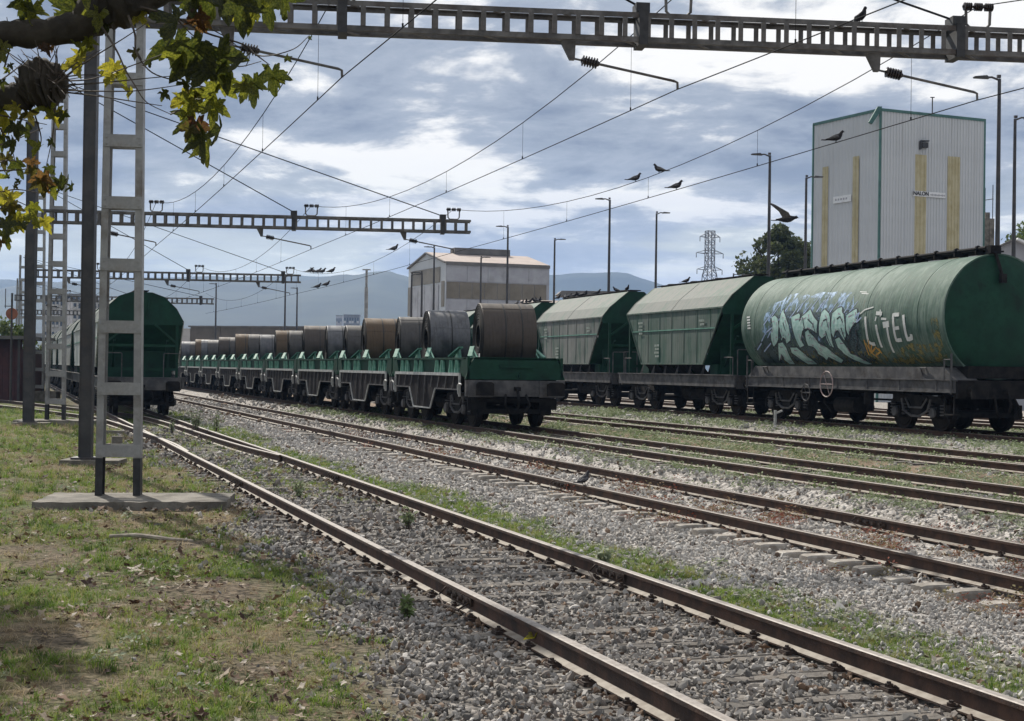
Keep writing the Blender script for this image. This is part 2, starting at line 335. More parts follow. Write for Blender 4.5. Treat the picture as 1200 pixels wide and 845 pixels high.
# ------------------------------------------------------------------ scatter (geometry nodes on bare points)
def scatter(name,pts,rots,scl,variants,label,cat,idx=None):
    me=bpy.data.meshes.new(name); n=len(pts); me.vertices.add(n); me.vertices.foreach_set('co',np.asarray(pts,np.float32).ravel())
    a1=me.attributes.new('rot','FLOAT_VECTOR','POINT'); a1.data.foreach_set('vector',np.asarray(rots,np.float32).ravel())
    a2=me.attributes.new('scl','FLOAT_VECTOR','POINT'); a2.data.foreach_set('vector',np.asarray(scl,np.float32).ravel())
    a3=me.attributes.new('idx','INT','POINT'); a3.data.foreach_set('value',(rng.integers(0,len(variants),n) if idx is None else idx).astype(np.int32)); me.update()
    c=bpy.data.collections.new(name+'_pieces')
    for iv,v in enumerate(variants): c.objects.link(bpy.data.objects.new(f'{name}_piece_{iv:02d}',v))
    o=link(name,me); g=bpy.data.node_groups.new(name,'GeometryNodeTree')
    g.interface.new_socket('Geometry',in_out='INPUT',socket_type='NodeSocketGeometry'); g.interface.new_socket('Geometry',in_out='OUTPUT',socket_type='NodeSocketGeometry')
    N=g.nodes.new; gi=N('NodeGroupInput'); go=N('NodeGroupOutput'); ip=N('GeometryNodeInstanceOnPoints'); ci=N('GeometryNodeCollectionInfo')
    ci.inputs['Collection'].default_value=c; ci.inputs['Separate Children'].default_value=True; ci.inputs['Reset Children'].default_value=True
    def na(k,tp): q=N('GeometryNodeInputNamedAttribute'); q.data_type=tp; q.inputs[0].default_value=k; return q.outputs[0]
    er=N('FunctionNodeEulerToRotation'); L=g.links.new
    L(gi.outputs[0],ip.inputs['Points']); L(ci.outputs[0],ip.inputs['Instance']); ip.inputs['Pick Instance'].default_value=True
    L(na('idx','INT'),ip.inputs['Instance Index']); L(na('rot','FLOAT_VECTOR'),er.inputs[0]); L(er.outputs[0],ip.inputs['Rotation']); L(na('scl','FLOAT_VECTOR'),ip.inputs['Scale'])
    L(ip.outputs[0],go.inputs[0]); md=o.modifiers.new('scatter','NODES'); md.node_group=g
    return tag(o,label,cat,kind='stuff')
def sample(dens,Xr,tr,d0=14.,pw=2.,grow=.75,cap=60):
    """points with density dens(X,t) per m2 near, thinning with distance while the pieces grow"""
    out=[];A_=(Xr[1]-Xr[0])*(tr[1]-tr[0]); mx=dens[0]; n=int(A_*mx)
    for c0 in range(0,n,400000):
        k=min(400000,n-c0); X=rng.uniform(*Xr,k); tt=rng.uniform(*tr,k); x=N1.x*X+D1.x*tt; y=N1.y*X+D1.y*tt
        ok=(y>6.3)&(np.abs(x)<y*.375+1.2)&(y<cap); X,tt,x,y=X[ok],tt[ok],x[ok],y[ok]
        f=np.minimum(1,(d0/np.maximum(y,1))**pw); r=rng.random(len(X)); keep=r<f; X,tt,x,y=X[keep],tt[keep],x[keep],y[keep]
        p=dens[1](X,tt); keep=rng.random(len(X))<p; out.append(np.stack([X[keep],tt[keep],x[keep],y[keep]],-1))
    q=np.concatenate(out); g=np.maximum(1,(q[:,3]/d0))**(grow); return q,g
def stone_mesh(i,mat):
    r=random.Random(i); import bmesh; bm=bmesh.new(); bmesh.ops.create_icosphere(bm,subdivisions=1,radius=.5)
    nrm=[Vector((r.gauss(0,1),r.gauss(0,1),r.gauss(0,1))).normalized() for _ in range(7)]
    for v in bm.verts:
        for q in nrm:
            d=v.co.dot(q)-r.uniform(.16,.3)
            if d>0: v.co-=q*d
        v.co=Vector((v.co.x*1.25,v.co.y*.95,v.co.z*.72))
    me=bpy.data.meshes.new('stone'); bm.to_mesh(me); bm.free(); me.materials.append(mat); return me
onrail=lambda X:(np.minimum.reduce([np.abs(X-c) for c in(3.53,5.27,8.53,10.27)])<.075)
sd=[stone_mesh(i,K['stone_d']) for i in range(6)]; sL=[stone_mesh(i+9,K['stone_l']) for i in range(6)]
K['stone_r']=vary('rust_stained_ballast',[(.17,.115,.08),(.25,.175,.125),(.12,.085,.065),(.30,.225,.17),(.20,.15,.12)])
sr_=[stone_mesh(i+30,K['stone_r']) for i in range(4)]
def stain(X,base):
    d=np.minimum.reduce([np.abs(X-c) for c in(3.53,5.27,8.53,10.27,11.63,13.37)]); pr=.75*np.exp(-(d/.16)**2)+base; r=rng.random(len(X)); return np.where(r<pr,rng.integers(6,10,len(X)),rng.integers(0,6,len(X)))
def eul(n,tilt=PI): return np.stack([rng.uniform(-tilt,tilt,n),rng.uniform(-tilt,tilt,n),rng.uniform(0,2*PI,n)],-1)
def slp(X,tt,c,sp,w_,ph=0):                            # true where a sleeper shows through
    k=np.abs(((tt-ph)/sp+.5)%1-.5)*sp; return (k<w_)&(np.abs(X-c)<1.32)
def fdark(X,tt):
    m=masks(X,tt); s=slp(X,tt,4.4,.6,.10); return np.clip((m['dark']*(1-.75*m['grass']*(tt>18))+m['left']*.012*(X>.9))*np.where(s,.42+.55*(fbm(X,tt,.5,8)>.42),1)*~onrail(X),0,1)
q,g=sample((560,fdark),(-1,5.8),(5,46),12.)
sz=rng.lognormal(math.log(.042),.32,len(q))*g; z=hgt(q[:,0],q[:,1])+sz*.12+rng.uniform(-.004,.016,len(q))
scatter('dark_ballast',np.stack([q[:,2],q[:,3],z],-1),eul(len(q)),sz[:,None]*np.array([1,1,1]),sd+sr_,'grey crushed stone ballast around the nearest track','gravel',stain(q[:,0],.10))
def flight(X,tt):
    m=masks(X,tt); s=slp(X,tt,9.4,.52,.12,.05)&(np.abs(X-9.4)>.0); return np.clip(m['light']*np.where(X>11.2,.6*(1-.6*m['weed']),1)*np.where(s,.12,1)*~onrail(X),0,1)
q,g=sample((520,flight),(5.4,27),(2,95),12.5,cap=85)
sz=rng.lognormal(math.log(.042),.3,len(q))*g; z=hgt(q[:,0],q[:,1])+sz*.12+rng.uniform(-.004,.014,len(q))
scatter('pale_ballast',np.stack([q[:,2],q[:,3],z],-1),eul(len(q)),sz[:,None]*np.array([1,1,1]),sL+sr_,'pale crushed stone ballast around the middle tracks','gravel',stain(q[:,0],.05))
def clump(seed,nb,h,sp,wd,mat,flat=0.):
    r=random.Random(seed); mb=MB()
    for i in range(nb):
        a=r.uniform(0,2*PI); d=r.uniform(0,sp); b0=Vector((math.cos(a)*d,math.sin(a)*d,-.01)); hh=h*r.uniform(.45,1.1); a2=r.uniform(0,2*PI); ln=r.uniform(.15,.8)+flat
        dr=Vector((math.cos(a2),math.sin(a2),0)); sd_=Vector((-dr.y,dr.x,0))*wd*r.uniform(.6,1.2)
        m1=b0+dr*hh*ln*.35+Vector((0,0,hh*.6*(1-flat*.4))); m2=b0+dr*hh*ln+Vector((0,0,hh*(1-flat*.6)))
        mb.add([b0-sd_,b0+sd_,m1+sd_*.7,m1-sd_*.7,m2],[(0,1,2,3),(3,2,4)])
    return mb.mesh('clump',mat)
gv=[clump(i,15,(.085,.07,.10,.06,.15,.085)[i],.075,.004,K['grass'],.15) for i in range(6)]; dv=[clump(i+20,12,.10,.085,.003,K['dry'],.4) for i in range(4)]
def fgrass(X,tt):
    m=masks(X,tt); return np.clip((m['grass']**1.25)*(1-.65*m['dry']*m['left']),0,1)*np.where(slp(X,tt,4.4,.6,.1),.4,1)*~onrail(X)*.85
q,g=sample((330,fgrass),(-16,11.5),(5,62),11,1.7,.55,65)
bx=(q[:,2]>-6.6)&(q[:,2]<-3.95)&(q[:,3]>19.3)&(q[:,3]<21.2)
q=q[~bx]; g=g[~bx]; s_=rng.uniform(.4,1.15,len(q))*g*np.where(q[:,0]>5,.8,1.)*np.where((q[:,0]>3.4)&(q[:,0]<5.4),.8,1.)
scatter('grass',np.stack([q[:,2],q[:,3],hgt(q[:,0],q[:,1])],-1),eul(len(q),.2),s_[:,None]*np.array([1,1,.8]),gv,'short green grass on the verge and between the tracks','grass')
def fdry(X,tt): m=masks(X,tt); return np.clip(m['dry']*.9*(m['left']+.7*(X>3))+m['left']*.10+.10*m['soil'],0,1)*~onrail(X)*.8
q,g=sample((260,fdry),(-14,18),(5,50),11,1.7,.55); s_=rng.uniform(.35,1.1,len(q))*g*np.where(q[:,0]>10,.6,1)
bx=(q[:,2]>-6.6)&(q[:,2]<-3.95)&(q[:,3]>19.3)&(q[:,3]<21.2); q=q[~bx]; s_=s_[~bx]
scatter('dry_grass',np.stack([q[:,2],q[:,3],hgt(q[:,0],q[:,1])],-1),eul(len(q),.3),s_[:,None]*np.array([1,1,.7]),dv,'tufts of dry straw coloured grass on the verge','dry grass')
def weedm(seed,mat,nb=26,h=.1,sp=.11,sz=.016):
    r=random.Random(seed); mb=MB()
    for i in range(nb):
        a=r.uniform(0,2*PI); d=sp*math.sqrt(r.random()); hh=h*r.uniform(.15,1)*(1-.5*d/sp); c=Vector((math.cos(a)*d,math.sin(a)*d,hh)); e=Euler((r.uniform(-.9,.9),r.uniform(-.9,.9),a)); s=sz*r.uniform(.6,1.3)
        vs=[Vector(p)*s for p in((-1,0,0),(0,-.6,.15),(1.1,0,0),(0,.6,.15))]
        for v in vs: v.rotate(e)
        mb.add([v+c for v in vs],[(0,1,2,3)])
        if i%4==0: mb.add([(0,0,0),(.002,.002,0),c],[(0,1,2)])
    return mb.mesh('weed',mat)
wv=[weedm(i,K['weed']) for i in range(5)]; rv=[weedm(i+7,K['redw'],20,.14,.12,.014) for i in range(4)]
def fweed(X,tt): m=masks(X,tt); return np.clip(m['weed'],0,1)*~onrail(X)*np.where(X>11,1,.5)
q,g=sample((60,fweed),(-3,27),(3,60),13,1.5,.55); s_=rng.uniform(.5,1.4,len(q))*g
scatter('weeds',np.stack([q[:,2],q[:,3],hgt(q[:,0],q[:,1])],-1),eul(len(q),.15),s_[:,None]*np.array([1,1,.8]),wv,'low grey green weeds growing through the ballast','weeds')
def fred(X,tt): m=masks(X,tt); n=fbm(X,tt,.8,14); return np.clip((n-.535)*6,0,1)*np.where(tt<21,1,.3)*((X>7.8)&(X<10.9))*np.where(np.abs(X-9.4)<.87,1,.75)*np.where(X<8.3,.5,1)*~onrail(X)
q,g=sample((110,fred),(7.4,11.2),(3,44),13,1.5,.5); s_=rng.uniform(.5,1.5,len(q))*g
scatter('red_weeds',np.stack([q[:,2],q[:,3],hgt(q[:,0],q[:,1])],-1),eul(len(q),.2),s_[:,None]*np.array([1,1,.8]),rv,'reddish brown weeds along the middle track','weeds')
def litterm(seed):
    r=random.Random(seed); mb=MB(); n=9; ring=[]
    for i in range(n):
        a=2*PI*i/n; d=(.5 if i%2 else .28)*r.uniform(.75,1.2); ring.append(Vector((math.cos(a)*d*1.15,math.sin(a)*d,.3*abs(math.sin(a+seed))*d*r.uniform(.3,1.6))))
    mb.add([Vector((0,0,.02))]+ring,[(0,1+i,1+(i+1)%n) for i in range(n)]); return mb.mesh('dead_leaf',K['litter'])
lv=[litterm(i) for i in range(6)]
def flit(X,tt): m=masks(X,tt); n=fbm(X,tt,1.1,21); return np.clip((m['left']+.10*(X>1)*(X<6.3))*(.12+np.clip((n-.40)*3,0,1)),0,1)
q,g=sample((190,flit),(-12,8),(5,40),11,1.6,.5); sz=rng.lognormal(math.log(.042),.4,len(q))*g
scatter('fallen_leaves',np.stack([q[:,2],q[:,3],hgt(q[:,0],q[:,1])+.015+rng.uniform(0,.03,len(q))],-1),np.stack([rng.uniform(-.7,.7,len(q)),rng.uniform(-.7,.7,len(q)),rng.uniform(0,6.3,len(q))],-1),sz[:,None]*np.array([1,1,1]),lv,'brown curled plane leaves lying in the verge grass','leaves')
# ------------------------------------------------------------------ tracks
PROF=[(-.07,0),(.07,0),(.07,.012),(.014,.03),(.009,.115),(.034,.125),(.035,.152),(.028,.158),(-.028,.158),(-.035,.152),(-.034,.125),(-.009,.115),(-.014,.03),(-.07,.012)]
TOPK=('railtop','railtop2')
def rail_mesh(path,top='railtop'):
    mb=MB(); n=len(PROF); k=len(path); vs=[]
    for i,p in enumerate(path):
        d=(path[min(i+1,k-1)]-path[max(i-1,0)]); d.z=0; d.normalize(); x=Vector((d.y,-d.x,0))
        for a,b in PROF: vs.append(p+x*a+Vector((0,0,b-.158)))
    for i in range(k-1):
        for j in range(n):
            mi=1 if j in(7,) else (2 if j in(2,12) else (1 if j in (6,8) else 0)); mb.add([],[],0); mb.f.append((i*n+j,i*n+(j+1)%n,(i+1)*n+(j+1)%n,(i+1)*n+j)); mb.m.append(mi)
    mb.v=[tuple(v) for v in vs]; mb.f.append(tuple(range(n))); mb.m.append(0); mb.f.append(tuple((k-1)*n+j for j in range(n-1,-1,-1))); mb.m.append(0)
    return mb.mesh('rail',[K['rail'],K[top],K['railfoot']])
def clip_mesh():
    mb=MB()
    for s in(-1,1):
        mb.box((s*.105,0,.012),(.10,.13,.022)); mb.prism([(-.05,-.06),(.05,-.06),(.05,.06),(-.05,.06)],(s*.10,0,.02),(1,0,0),(0,1,0),(0,0,.018))
        mb.tube([(s*.11,0,.03),(s*.11,0,.085)],.017,6); mb.tube([(s*.11,0,.04),(s*.11,0,.066)],.032,6)
        mb.tube([(s*.06,-.05,.03),(s*.09,-.05,.055),(s*.09,.05,.055),(s*.06,.05,.03)],.011,5)
    return mb.mesh('rail_fastening',K['clip'])
def wood_mesh(seed,L=2.55,wd=.23):
    r=random.Random(seed); mb=MB(); nx=7; vs=[]
    for i in range(nx):
        x=-L/2+L*i/(nx-1); j=r.uniform(-.008,.008)
        for y,z in((-wd/2,-.14),(wd/2,-.14),(wd/2,-.006),(wd*.22,0),(.012,.001),(0,-.014),(-.012,.001),(-wd*.25,-.001),(-wd/2,-.008)): vs.append((x,y+j,z+r.uniform(-.004,.003)))
    n=9; mb.add(vs,[(i*n+j,(i+1)*n+j,(i+1)*n+(j+1)%n,i*n+(j+1)%n) for i in range(nx-1) for j in range(n)]+[tuple(range(n)),tuple((nx-1)*n+j for j in range(n-1,-1,-1))]); return mb.mesh('sleeper',K['wood'])
def conc_mesh():
    mb=MB(); L=2.6
    xs=[-1.32,-1.27,-.9,-.55,0,.55,.9,1.27,1.32]; zt=[-.0,.012,.014,-.03,-.045,-.03,.014,.012,.0]; wt=[.075,.085,.09,.075,.07,.075,.09,.085,.075]; vs=[]
    for x,z,w_ in zip(xs,zt,wt): vs+=[(x,-w_-.045,-.18),(x,w_+.045,-.18),(x,w_+.02,z-.02),(x,w_,z),(x,-w_,z),(x,-w_-.02,z-.02)]
    n=6; mb.add(vs,[(i*n+j,(i+1)*n+j,(i+1)*n+(j+1)%n,i*n+(j+1)%n) for i in range(len(xs)-1) for j in range(n)]+[tuple(range(n)),tuple((len(xs)-1)*n+j for j in range(n-1,-1,-1))]); return mb.mesh('sleeper',K['concsl'])
CLIP=clip_mesh(); WD=[wood_mesh(i) for i in range(6)]; CS=conc_mesh()
G2=.87
def track(T,t0,t1,label,kind,sp,s0,s1,ph=0,top='railtop',clips=True,joints=()):
    r=thing('railway_track',T.p(0)-Vector((0,0,0)),T.th,label,'railway track')
    for s in(-1,1):
        tt=np.arange(t0,t1,2.5 if t1<90 else 12); path=[Vector((s*G2+.004*math.sin(a*.37+s),float(a),.004*math.sin(a*.23+s))) for a in tt]
        link('rail',rail_mesh(path,top),r)
    a=s0+ph; i=0
    while a<s1:
        me=random.choice(WD) if kind=='wood' else CS
        o=link('sleeper',me,r,(random.uniform(-.03,.03),a,-.158+(random.uniform(-.012,.004) if kind=='wood' else random.uniform(-.045,.0)))); o.rotation_euler=(0,0,random.uniform(-.012,.012)+(PI if random.random()<.5 else 0))
        if clips:
            for s in(-1,1):
                c=link('rail_fastening',CLIP,o,(s*G2,0,.0)); c.scale=(.85,.8,.72)
        a+=sp*(1+random.uniform(-.03,.03)*(kind=='wood')); i+=1
    for off,tj in joints:
        j=MB()
        for s in(-1,1):
            j.prism([(.012,-.105),(.03,-.1),(.034,-.04),(.014,-.034)] if s>0 else [(-.012,-.105),(-.03,-.1),(-.034,-.04),(-.014,-.034)],(off,tj-.3,0),(1,0,0),(0,0,1),(0,.6,0),0)
            for k in range(4): j.tube([(off+s*.028,tj-.24+k*.16,-.07),(off+s*.075,tj-.24+k*.16,-.07)],.02,6); j.tube([(off+s*.03,tj-.24+k*.16,-.07),(off+s*.05,tj-.24+k*.16,-.07)],.031,6)
        j.tube([(off-.05,tj+.33,-.03),(off-.1,tj+.36,-.1),(off-.14,tj+.1,-.14),(off-.12,tj-.25,-.13),(off-.06,tj-.34,-.06)],.008,5)
        j.build('rail_joint',K['clip'],r,40)
    return r
track(T1,5,160,'nearest railway track, timber sleepers half sunk in grey ballast','wood',.6,5.5,44,joints=((-G2,11.45),(G2,12.45),(-G2,23.45),(G2,24.45)))
track(T2,0,200,'second railway track with pale concrete sleeper ends and rusty rails','conc',.52,4,48,.05,'railtop2',joints=((-G2,22.3),(G2,16)))
track(T3,0,220,'third railway track, the one the steel coil wagons stand on','wood',.6,8,40,0,'railtop2',False)
track(T4,0,120,'empty dark railway track between the coil wagons and the tank wagon','wood',.6,10,46,0,'railtop2',False)
track(T5,10,150,'railway track under the tank wagon and green hopper wagons','wood',.6,18,40,0,'railtop2',False)
track(T6,10,90,'first railway track seen behind the wheels of the tank wagon','wood',.6,24,40,0,'railtop',False)
track(T7,10,90,'farthest railway track seen low behind the tank wagon wheels','wood',.6,24,40,0,'railtop',False)
def bez(pts,n=10):                                     # catmull-rom through the points
    out=[]; P_=[pts[0]*2-pts[1]]+pts+[pts[-1]*2-pts[-2]]
    for i in range(1,len(P_)-2):
        for k in range(n):
            u=k/n; a,b,c,d=P_[i-1:i+3]; out.append(.5*((2*b)+(c-a)*u+(2*a-5*b+4*c-d)*u*u+(3*b-a-3*c+d)*u**3))
    return out+[pts[-1]]
sr=thing('railway_track',(0,0,0),0,'curved siding branching left from the nearest track past the masts','railway track')
sidL=bez([gnd(-60,469,.15),gnd(0,474.5,.15),gnd(95,486,.15),gnd(128,492.5,.15),T1.p(35.7,-G2+.06),T1.p(31,-G2+.05)])
sidR=bez([gnd(-60,464,.15),gnd(0,468.5,.15),gnd(95,478.5,.15),gnd(168,487.5,.15),T1.p(34.5,G2-.32),T1.p(29.5,G2-.05)])
for p in (sidL,sidR): link('rail',rail_mesh(p),sr)
for i in range(0,len(sidL)-2,1):
    a,b=sidL[i],sidR[min(i,len(sidR)-1)]
    if (a-b).length>3: continue
    mth=(b-a); L_=mth.length
    if L_<.9: continue
    o=link('sleeper',random.choice(WD),sr,(a+b)/2+Vector((0,0,-.16))); o.rotation_euler=(0,0,math.atan2(mth.y,mth.x))

# ------------------------------------------------------------------ wagon pieces (x across, y along, z above the rail head)
def wheel_mesh(r=.46):
    mb=MB()
    mb.lathe([(-.07,.10),(-.07,r-.09),(-.045,r-.08),(-.065,r),(.06,r),(.062,r+.028),(.09,r+.028),(.09,r-.07),(.05,r-.1),(.03,.16),(.06,.13),(.06,0)],(0,0,0),(1,0,0),20)
    mb.lathe([(-.12,0),(-.12,.09),(-.07,.10)],(0,0,0),(1,0,0),12)
    return mb.mesh('wheel',[K['wheel']],40)
WHEEL=wheel_mesh()
def bogie(parent,y,wb=1.8,x=G2,detail=True):
    mb=MB()
    for s in(-1,1):
        X=s*(x+.17)
        top=[(-wb/2-.42,.62),(-wb/2-.2,.86),(-.45,.90),(.45,.90),(wb/2+.2,.86),(wb/2+.42,.62),(wb/2+.3,.44),(wb/2-.22,.46),(wb/2-.5,.34),(-wb/2+.5,.34),(-wb/2+.22,.46),(-wb/2-.3,.44)]
        mb.prism([(a+y,b) for a,b in top[:6]]+[(wb/2+.28+y,.68),(.5+y,.74),(-.5+y,.74),(-wb/2-.28+y,.68)],(X-.05,0,0),(0,1,0),(0,0,1),(.1,0,0))
        mb.tube([(X+s*.06,y-wb/2+.2,.8),(X+s*.08,y-.55,.5),(X+s*.08,y-.2,.36),(X+s*.08,y+.2,.36),(X+s*.08,y+.55,.5),(X+s*.06,y+wb/2-.2,.8)],.035,6,1)
        mb.tube([(X+s*.06,y-.5,.82),(X+s*.08,y-.28,.58),(X+s*.08,y+.28,.58),(X+s*.06,y+.5,.82)],.028,6,1)
        for q in(-1,1):
            yy=y+q*wb/2; mb.box((X,yy,.46),(.22,.3,.3)); mb.tube([(X,yy,.46),(X+s*.17,yy,.46)],.12,10,1)
            for e in(-1,1):
                mb.tube([(X,yy+e*.27,.36),(X,yy+e*.27,.72)],.075,8); 
                for k in range(4): mb.tube([(X,yy+e*.27,.40+k*.08),(X,yy+e*.27,.425+k*.08)],.095,8,1)
            mb.box((X,yy+q*.48,.5),(.1,.06,.36)); mb.box((s*x,yy+q*.53,.46),(.12,.06,.3))
        mb.box((X-s*.02,y,.62),(.16,.5,.42))
    mb.box((0,y,.72),(2*x+.3,.4,.3)); 
    for q in(-1,1): mb.tube([(-x+.1,y+q*wb/2,.46),(x-.1,y+q*wb/2,.46)],.08,8)
    mb.box((0,y-wb/2-.45,.42),(2*x+.5,.08,.12)); mb.box((0,y+wb/2+.45,.42),(2*x+.5,.08,.12))
    b=mb.build('bogie',[K['under'],K['frameg'] if detail else K['under']],parent)
    for q in(-1,1):
        for s in(-1,1):
            o=link('wheel',WHEEL,b,(s*x,y+q*wb/2,.46)); o.rotation_euler=(0,0,PI if s>0 else 0)
    return b
def buffer_mesh(rect=True):
    mb=MB(); mb.lathe([(0,0),(0,.13),(.2,.12),(.2,.09),(.42,.09),(.42,0)],(0,0,0),(0,-1,0),14)
    if rect: mb.prism([(-.24,-.17),(.24,-.17),(.24,.13),(.17,.18),(-.17,.18),(-.24,.13)],(0,-.41,0),(1,0,0),(0,0,1),(0,-.05,0))
    else: mb.lathe([(.42,0),(.42,.24),(.46,.23),(.48,0)],(0,0,0),(0,-1,0),20)
    return mb.mesh('buffer',K['under'],40)
BUF=buffer_mesh()
def ends(parent,half,z=1.02,bs=.97,fr='under'):
    for q in(-1,1):
        for s in(-1,1):
            o=link('buffer',BUF,parent,(s*bs,q*half,z)); o.rotation_euler=(0,0,0 if q<0 else PI)
        mb=MB(); y=q*half
        mb.box((0,y+q*.12,z),(.12,.3,.1)); mb.tube([(0,y+q*.2,z-.05),(0,y+q*.3,z-.3),(0,y+q*.22,z-.5)],.035,6); mb.tube([(-.28,y+q*.05,z-.15),(-.34,y+q*.2,z-.42),(-.2,y+q*.12,z-.62)],.03,6)
        mb.tube([(.28,y+q*.05,z-.15),(.34,y+q*.2,z-.42),(.2,y+q*.12,z-.62)],.03,6)
        mb.build('coupling',K['under'],parent)
# ---- hopper wagon
def hopper(prof_,zs,side,roof,half=5.12,ty=4.26,by=2.72,gz=.25,gable=None):
    W_=1.42; r=thing('hopper_wagon')
    zt=zs; zb=1.66
    mb=MB()                                            # side plates with shallow ribs
    for s in(-1,1):
        x=s*W_; mb.add([(x,-ty,zt),(x,ty,zt),(x,by,zb),(x,-by,zb)],[(0,1,2,3) if s>0 else (3,2,1,0)])
        for k in range(7):
            yy=-ty+1.0+k*(2*ty-2)/6; zl=zb if abs(yy)<by else zb+(abs(yy)-by)/(ty-by)*(zt-zb)
            mb.box((x+s*.006,yy,(zt+zl)/2),(.012,.035,zt-zl-.04))
        mb.box((x+s*.018,0,zb+.03),(.03,2*by,.06)); mb.box((x+s*.02,0,zt-.02),(.035,2*ty+.02,.05))
        for q in(-1,1): mb.bar((x+s*.012,q*ty,zt),(x+s*.012,q*by,zb),.03,.05,up=(1,0,0))
    mb.build('side_plate',side,r)
    mb=MB()
    for s in(-1,1): mb.box((s*W_+s*.014,0,zb+.64*(zt-zb)),(.02,2*(by+.64*(ty-by))-.05,.035))
    mb.build('side_seam',K['greenl'],r)
    mb=MB()
    for q in(-1,1): MB().add([(-W_+.01,q*ty,zt-gz),(W_-.01,q*ty,zt-gz),(W_-.01,q*(by+.02),zb),(-W_+.01,q*(by+.02),zb)],[(0,1,2,3) if q<0 else (3,2,1,0)]).build('end_slope',K['green'],r)
    mb=MB(); pts=[(-W_-.03,zt)]+[(-a,b) for a,b in prof_]+[(a,b) for a,b in reversed(prof_)]+[(W_+.03,zt)]
    n=len(pts); mb.add([(a,-ty-.03,b) for a,b in pts]+[(a,ty+.03,b) for a,b in pts],[(i,i+1,n+i+1,n+i) for i in range(n-1)])
    for k in range(3):
        yy=-ty+.02+k*(2*ty-.04)/2
        for (a,b),(c,d) in zip(pts[:-1],pts[1:]): mb.bar((a,yy,b+.005),(c,yy,d+.005),.05,.012)
    mb.build('roof',roof,r)
    mb=MB()
    for q in(-1,1): MB().prism([(-W_,zt-gz)]+pts[0:]+[(W_,zt-gz)],(0,q*ty-(.05 if q>0 else 0),0),(1,0,0),(0,0,1),(0,.05,0)).tube([(.25,q*(ty+.03),zt+.75),(.18,q*(ty+.05),zt+.15)],.03,6).build('end_gable',K['green'],r)
    mb=MB(); top=prof_[-1][1] if prof_[-1][0]<.5 else prof_[-1][1]
    mb.box((0,0,top+.07),(.5,2*ty-.2,.03)); 
    for k in range(9): mb.box((0,-ty+.4+k*(2*ty-.8)/8,top+.03),(.4,.05,.06))
    for k in range(4): mb.lathe([(0,.24),(.1,.24),(.12,.2),(.12,0)],(0,-ty+1.1+k*(2*ty-2.2)/3,top+.0),(0,0,1),12)
    mb.build('roof_walkway',K['under'],r)
    for q in(-1,1):
        for s in(-1,1):
            mb=MB(); mb.box((s*(W_-.22),q*(half-.65),(1.3+zt-gz)/2),(.09,.09,zt-gz-1.3)); mb.build('corner_post',K['green'],r)
            mb=MB(); mb.bar((s*(W_-.24),q*(half-.65),zt-.75),(s*.45,q*(half-.65),zt-gz),.07,.07); mb.build('brace',K['green'],r)
        mb=MB(); mb.box((0,q*(half-.65),2.42),(2.35,.07,.09)); mb.box((0,q*(half-.65),1.6),(2.35,.07,.1)); mb.build('cross_beam',K['green'],r)
        mb=MB(); mb.box((0,q*3.3,1.9),(2.1,.06,1.2)); mb.bar((.9,q*3.0,1.3),(.9,q*4.3,2.6),.08,.08); mb.bar((-.9,q*3.0,1.3),(-.9,q*4.3,2.6),.08,.08); mb.box((0,q*3.0,1.48),(2.3,.56,.4)); mb.build('end_bulkhead',K['green'],r)
        for s in(-1,1): MB().tube([(s*1.25,q*(half-.1),1.25),(s*1.25,q*(half-.1),2.12),(s*1.22,q*(half-.1),2.15),(s*.73,q*(half-.1),2.15),(s*.7,q*(half-.1),2.12),(s*.7,q*(half-.1),1.25)],.018,6).build('handrail',K['frameg'],r)
        MB().tube([(-1.3,q*(half-.35),1.3),(-1.3,q*(half-.35),1.9),(-1.3,q*(half-1.0),1.9)],.018,6).build('handrail',K['frameg'],r)
    mb=MB()
    for k in range(4):                                 # discharge chutes
        y0=-by+.1+k*(2*by-.2)/4; y1=y0+(2*by-.2)/4-.08
        for s in(-1,1): mb.add([(s*W_*.98,y0,zb),(s*W_*.98,y1,zb),(s*.55,y1-.25,.75),(s*.55,y0+.25,.75)],[(0,1,2,3),(3,2,1,0)])
        mb.box((0,(y0+y1)/2,.8),(1.2,y1-y0-.5,.3))
    mb.build('hopper_chute',K['under'],r)
    mb=MB()
    for s in(-1,1):
        for k in range(6):
            yy=-by+k*2*by/5; mb.add([(s*1.36,yy-.02,zb),(s*1.36,yy+.05,zb),(s*1.38,yy+.33,1.3),(s*1.38,yy+.05,1.3)],[(0,1,2,3),(3,2,1,0)])
    mb.build('chute_rib',K['frameg'],r)
    mb=MB()
    for s in(-1,1): mb.box((s*1.36,0,1.12),(.08,2*half,.38)); mb.box((s*1.36,0,1.32),(.2,2*half,.03))
    for q in(-1,1): mb.box((0,q*(half-.04),1.08),(2.6,.1,.4)); mb.box((0,q*(half-.5),1.3),(2.6,1.,.03))
    mb.build('underframe',K['frameg'],r)
    mb=MB(); mb.box((0,0,.95),(.4,2*half-.3,.3)); mb.tube([(-.4,-.9,.62),(-.4,.9,.62)],.2,12); mb.box((.7,.2,.7),(.5,.7,.4)); mb.tube([(-1.2,-1.2,.95),(-1.2,-1.2,.45)],.02,5)
    mb.build('brake_gear',K['under'],r)
    for q in(-1,1): bogie(r,q*3.45,1.75)
    ends(r,half)
    return r
pA=[(1.12,3.97),(.34,4.6)]
pB=[(1.2,3.72),(.78,4.12),(.36,4.27)]
def put(o,T,t,label,cat,group=None,off=0):
    o.location=T.p(t,off); o.rotation_euler=(0,0,T.th); return tag(o,label,cat,group)
hg=[]
hp=[('hop_side','green hopper wagon with streaked side, next behind the graffiti tank wagon'),('hop_mid','hopper wagon with bleached grey side between two coils and green hopper'),('hop_side','third hopper wagon, its dark gable just showing behind the nearest coil'),('hop_mid','fourth hopper wagon of the right hand row, mostly behind the coils')]
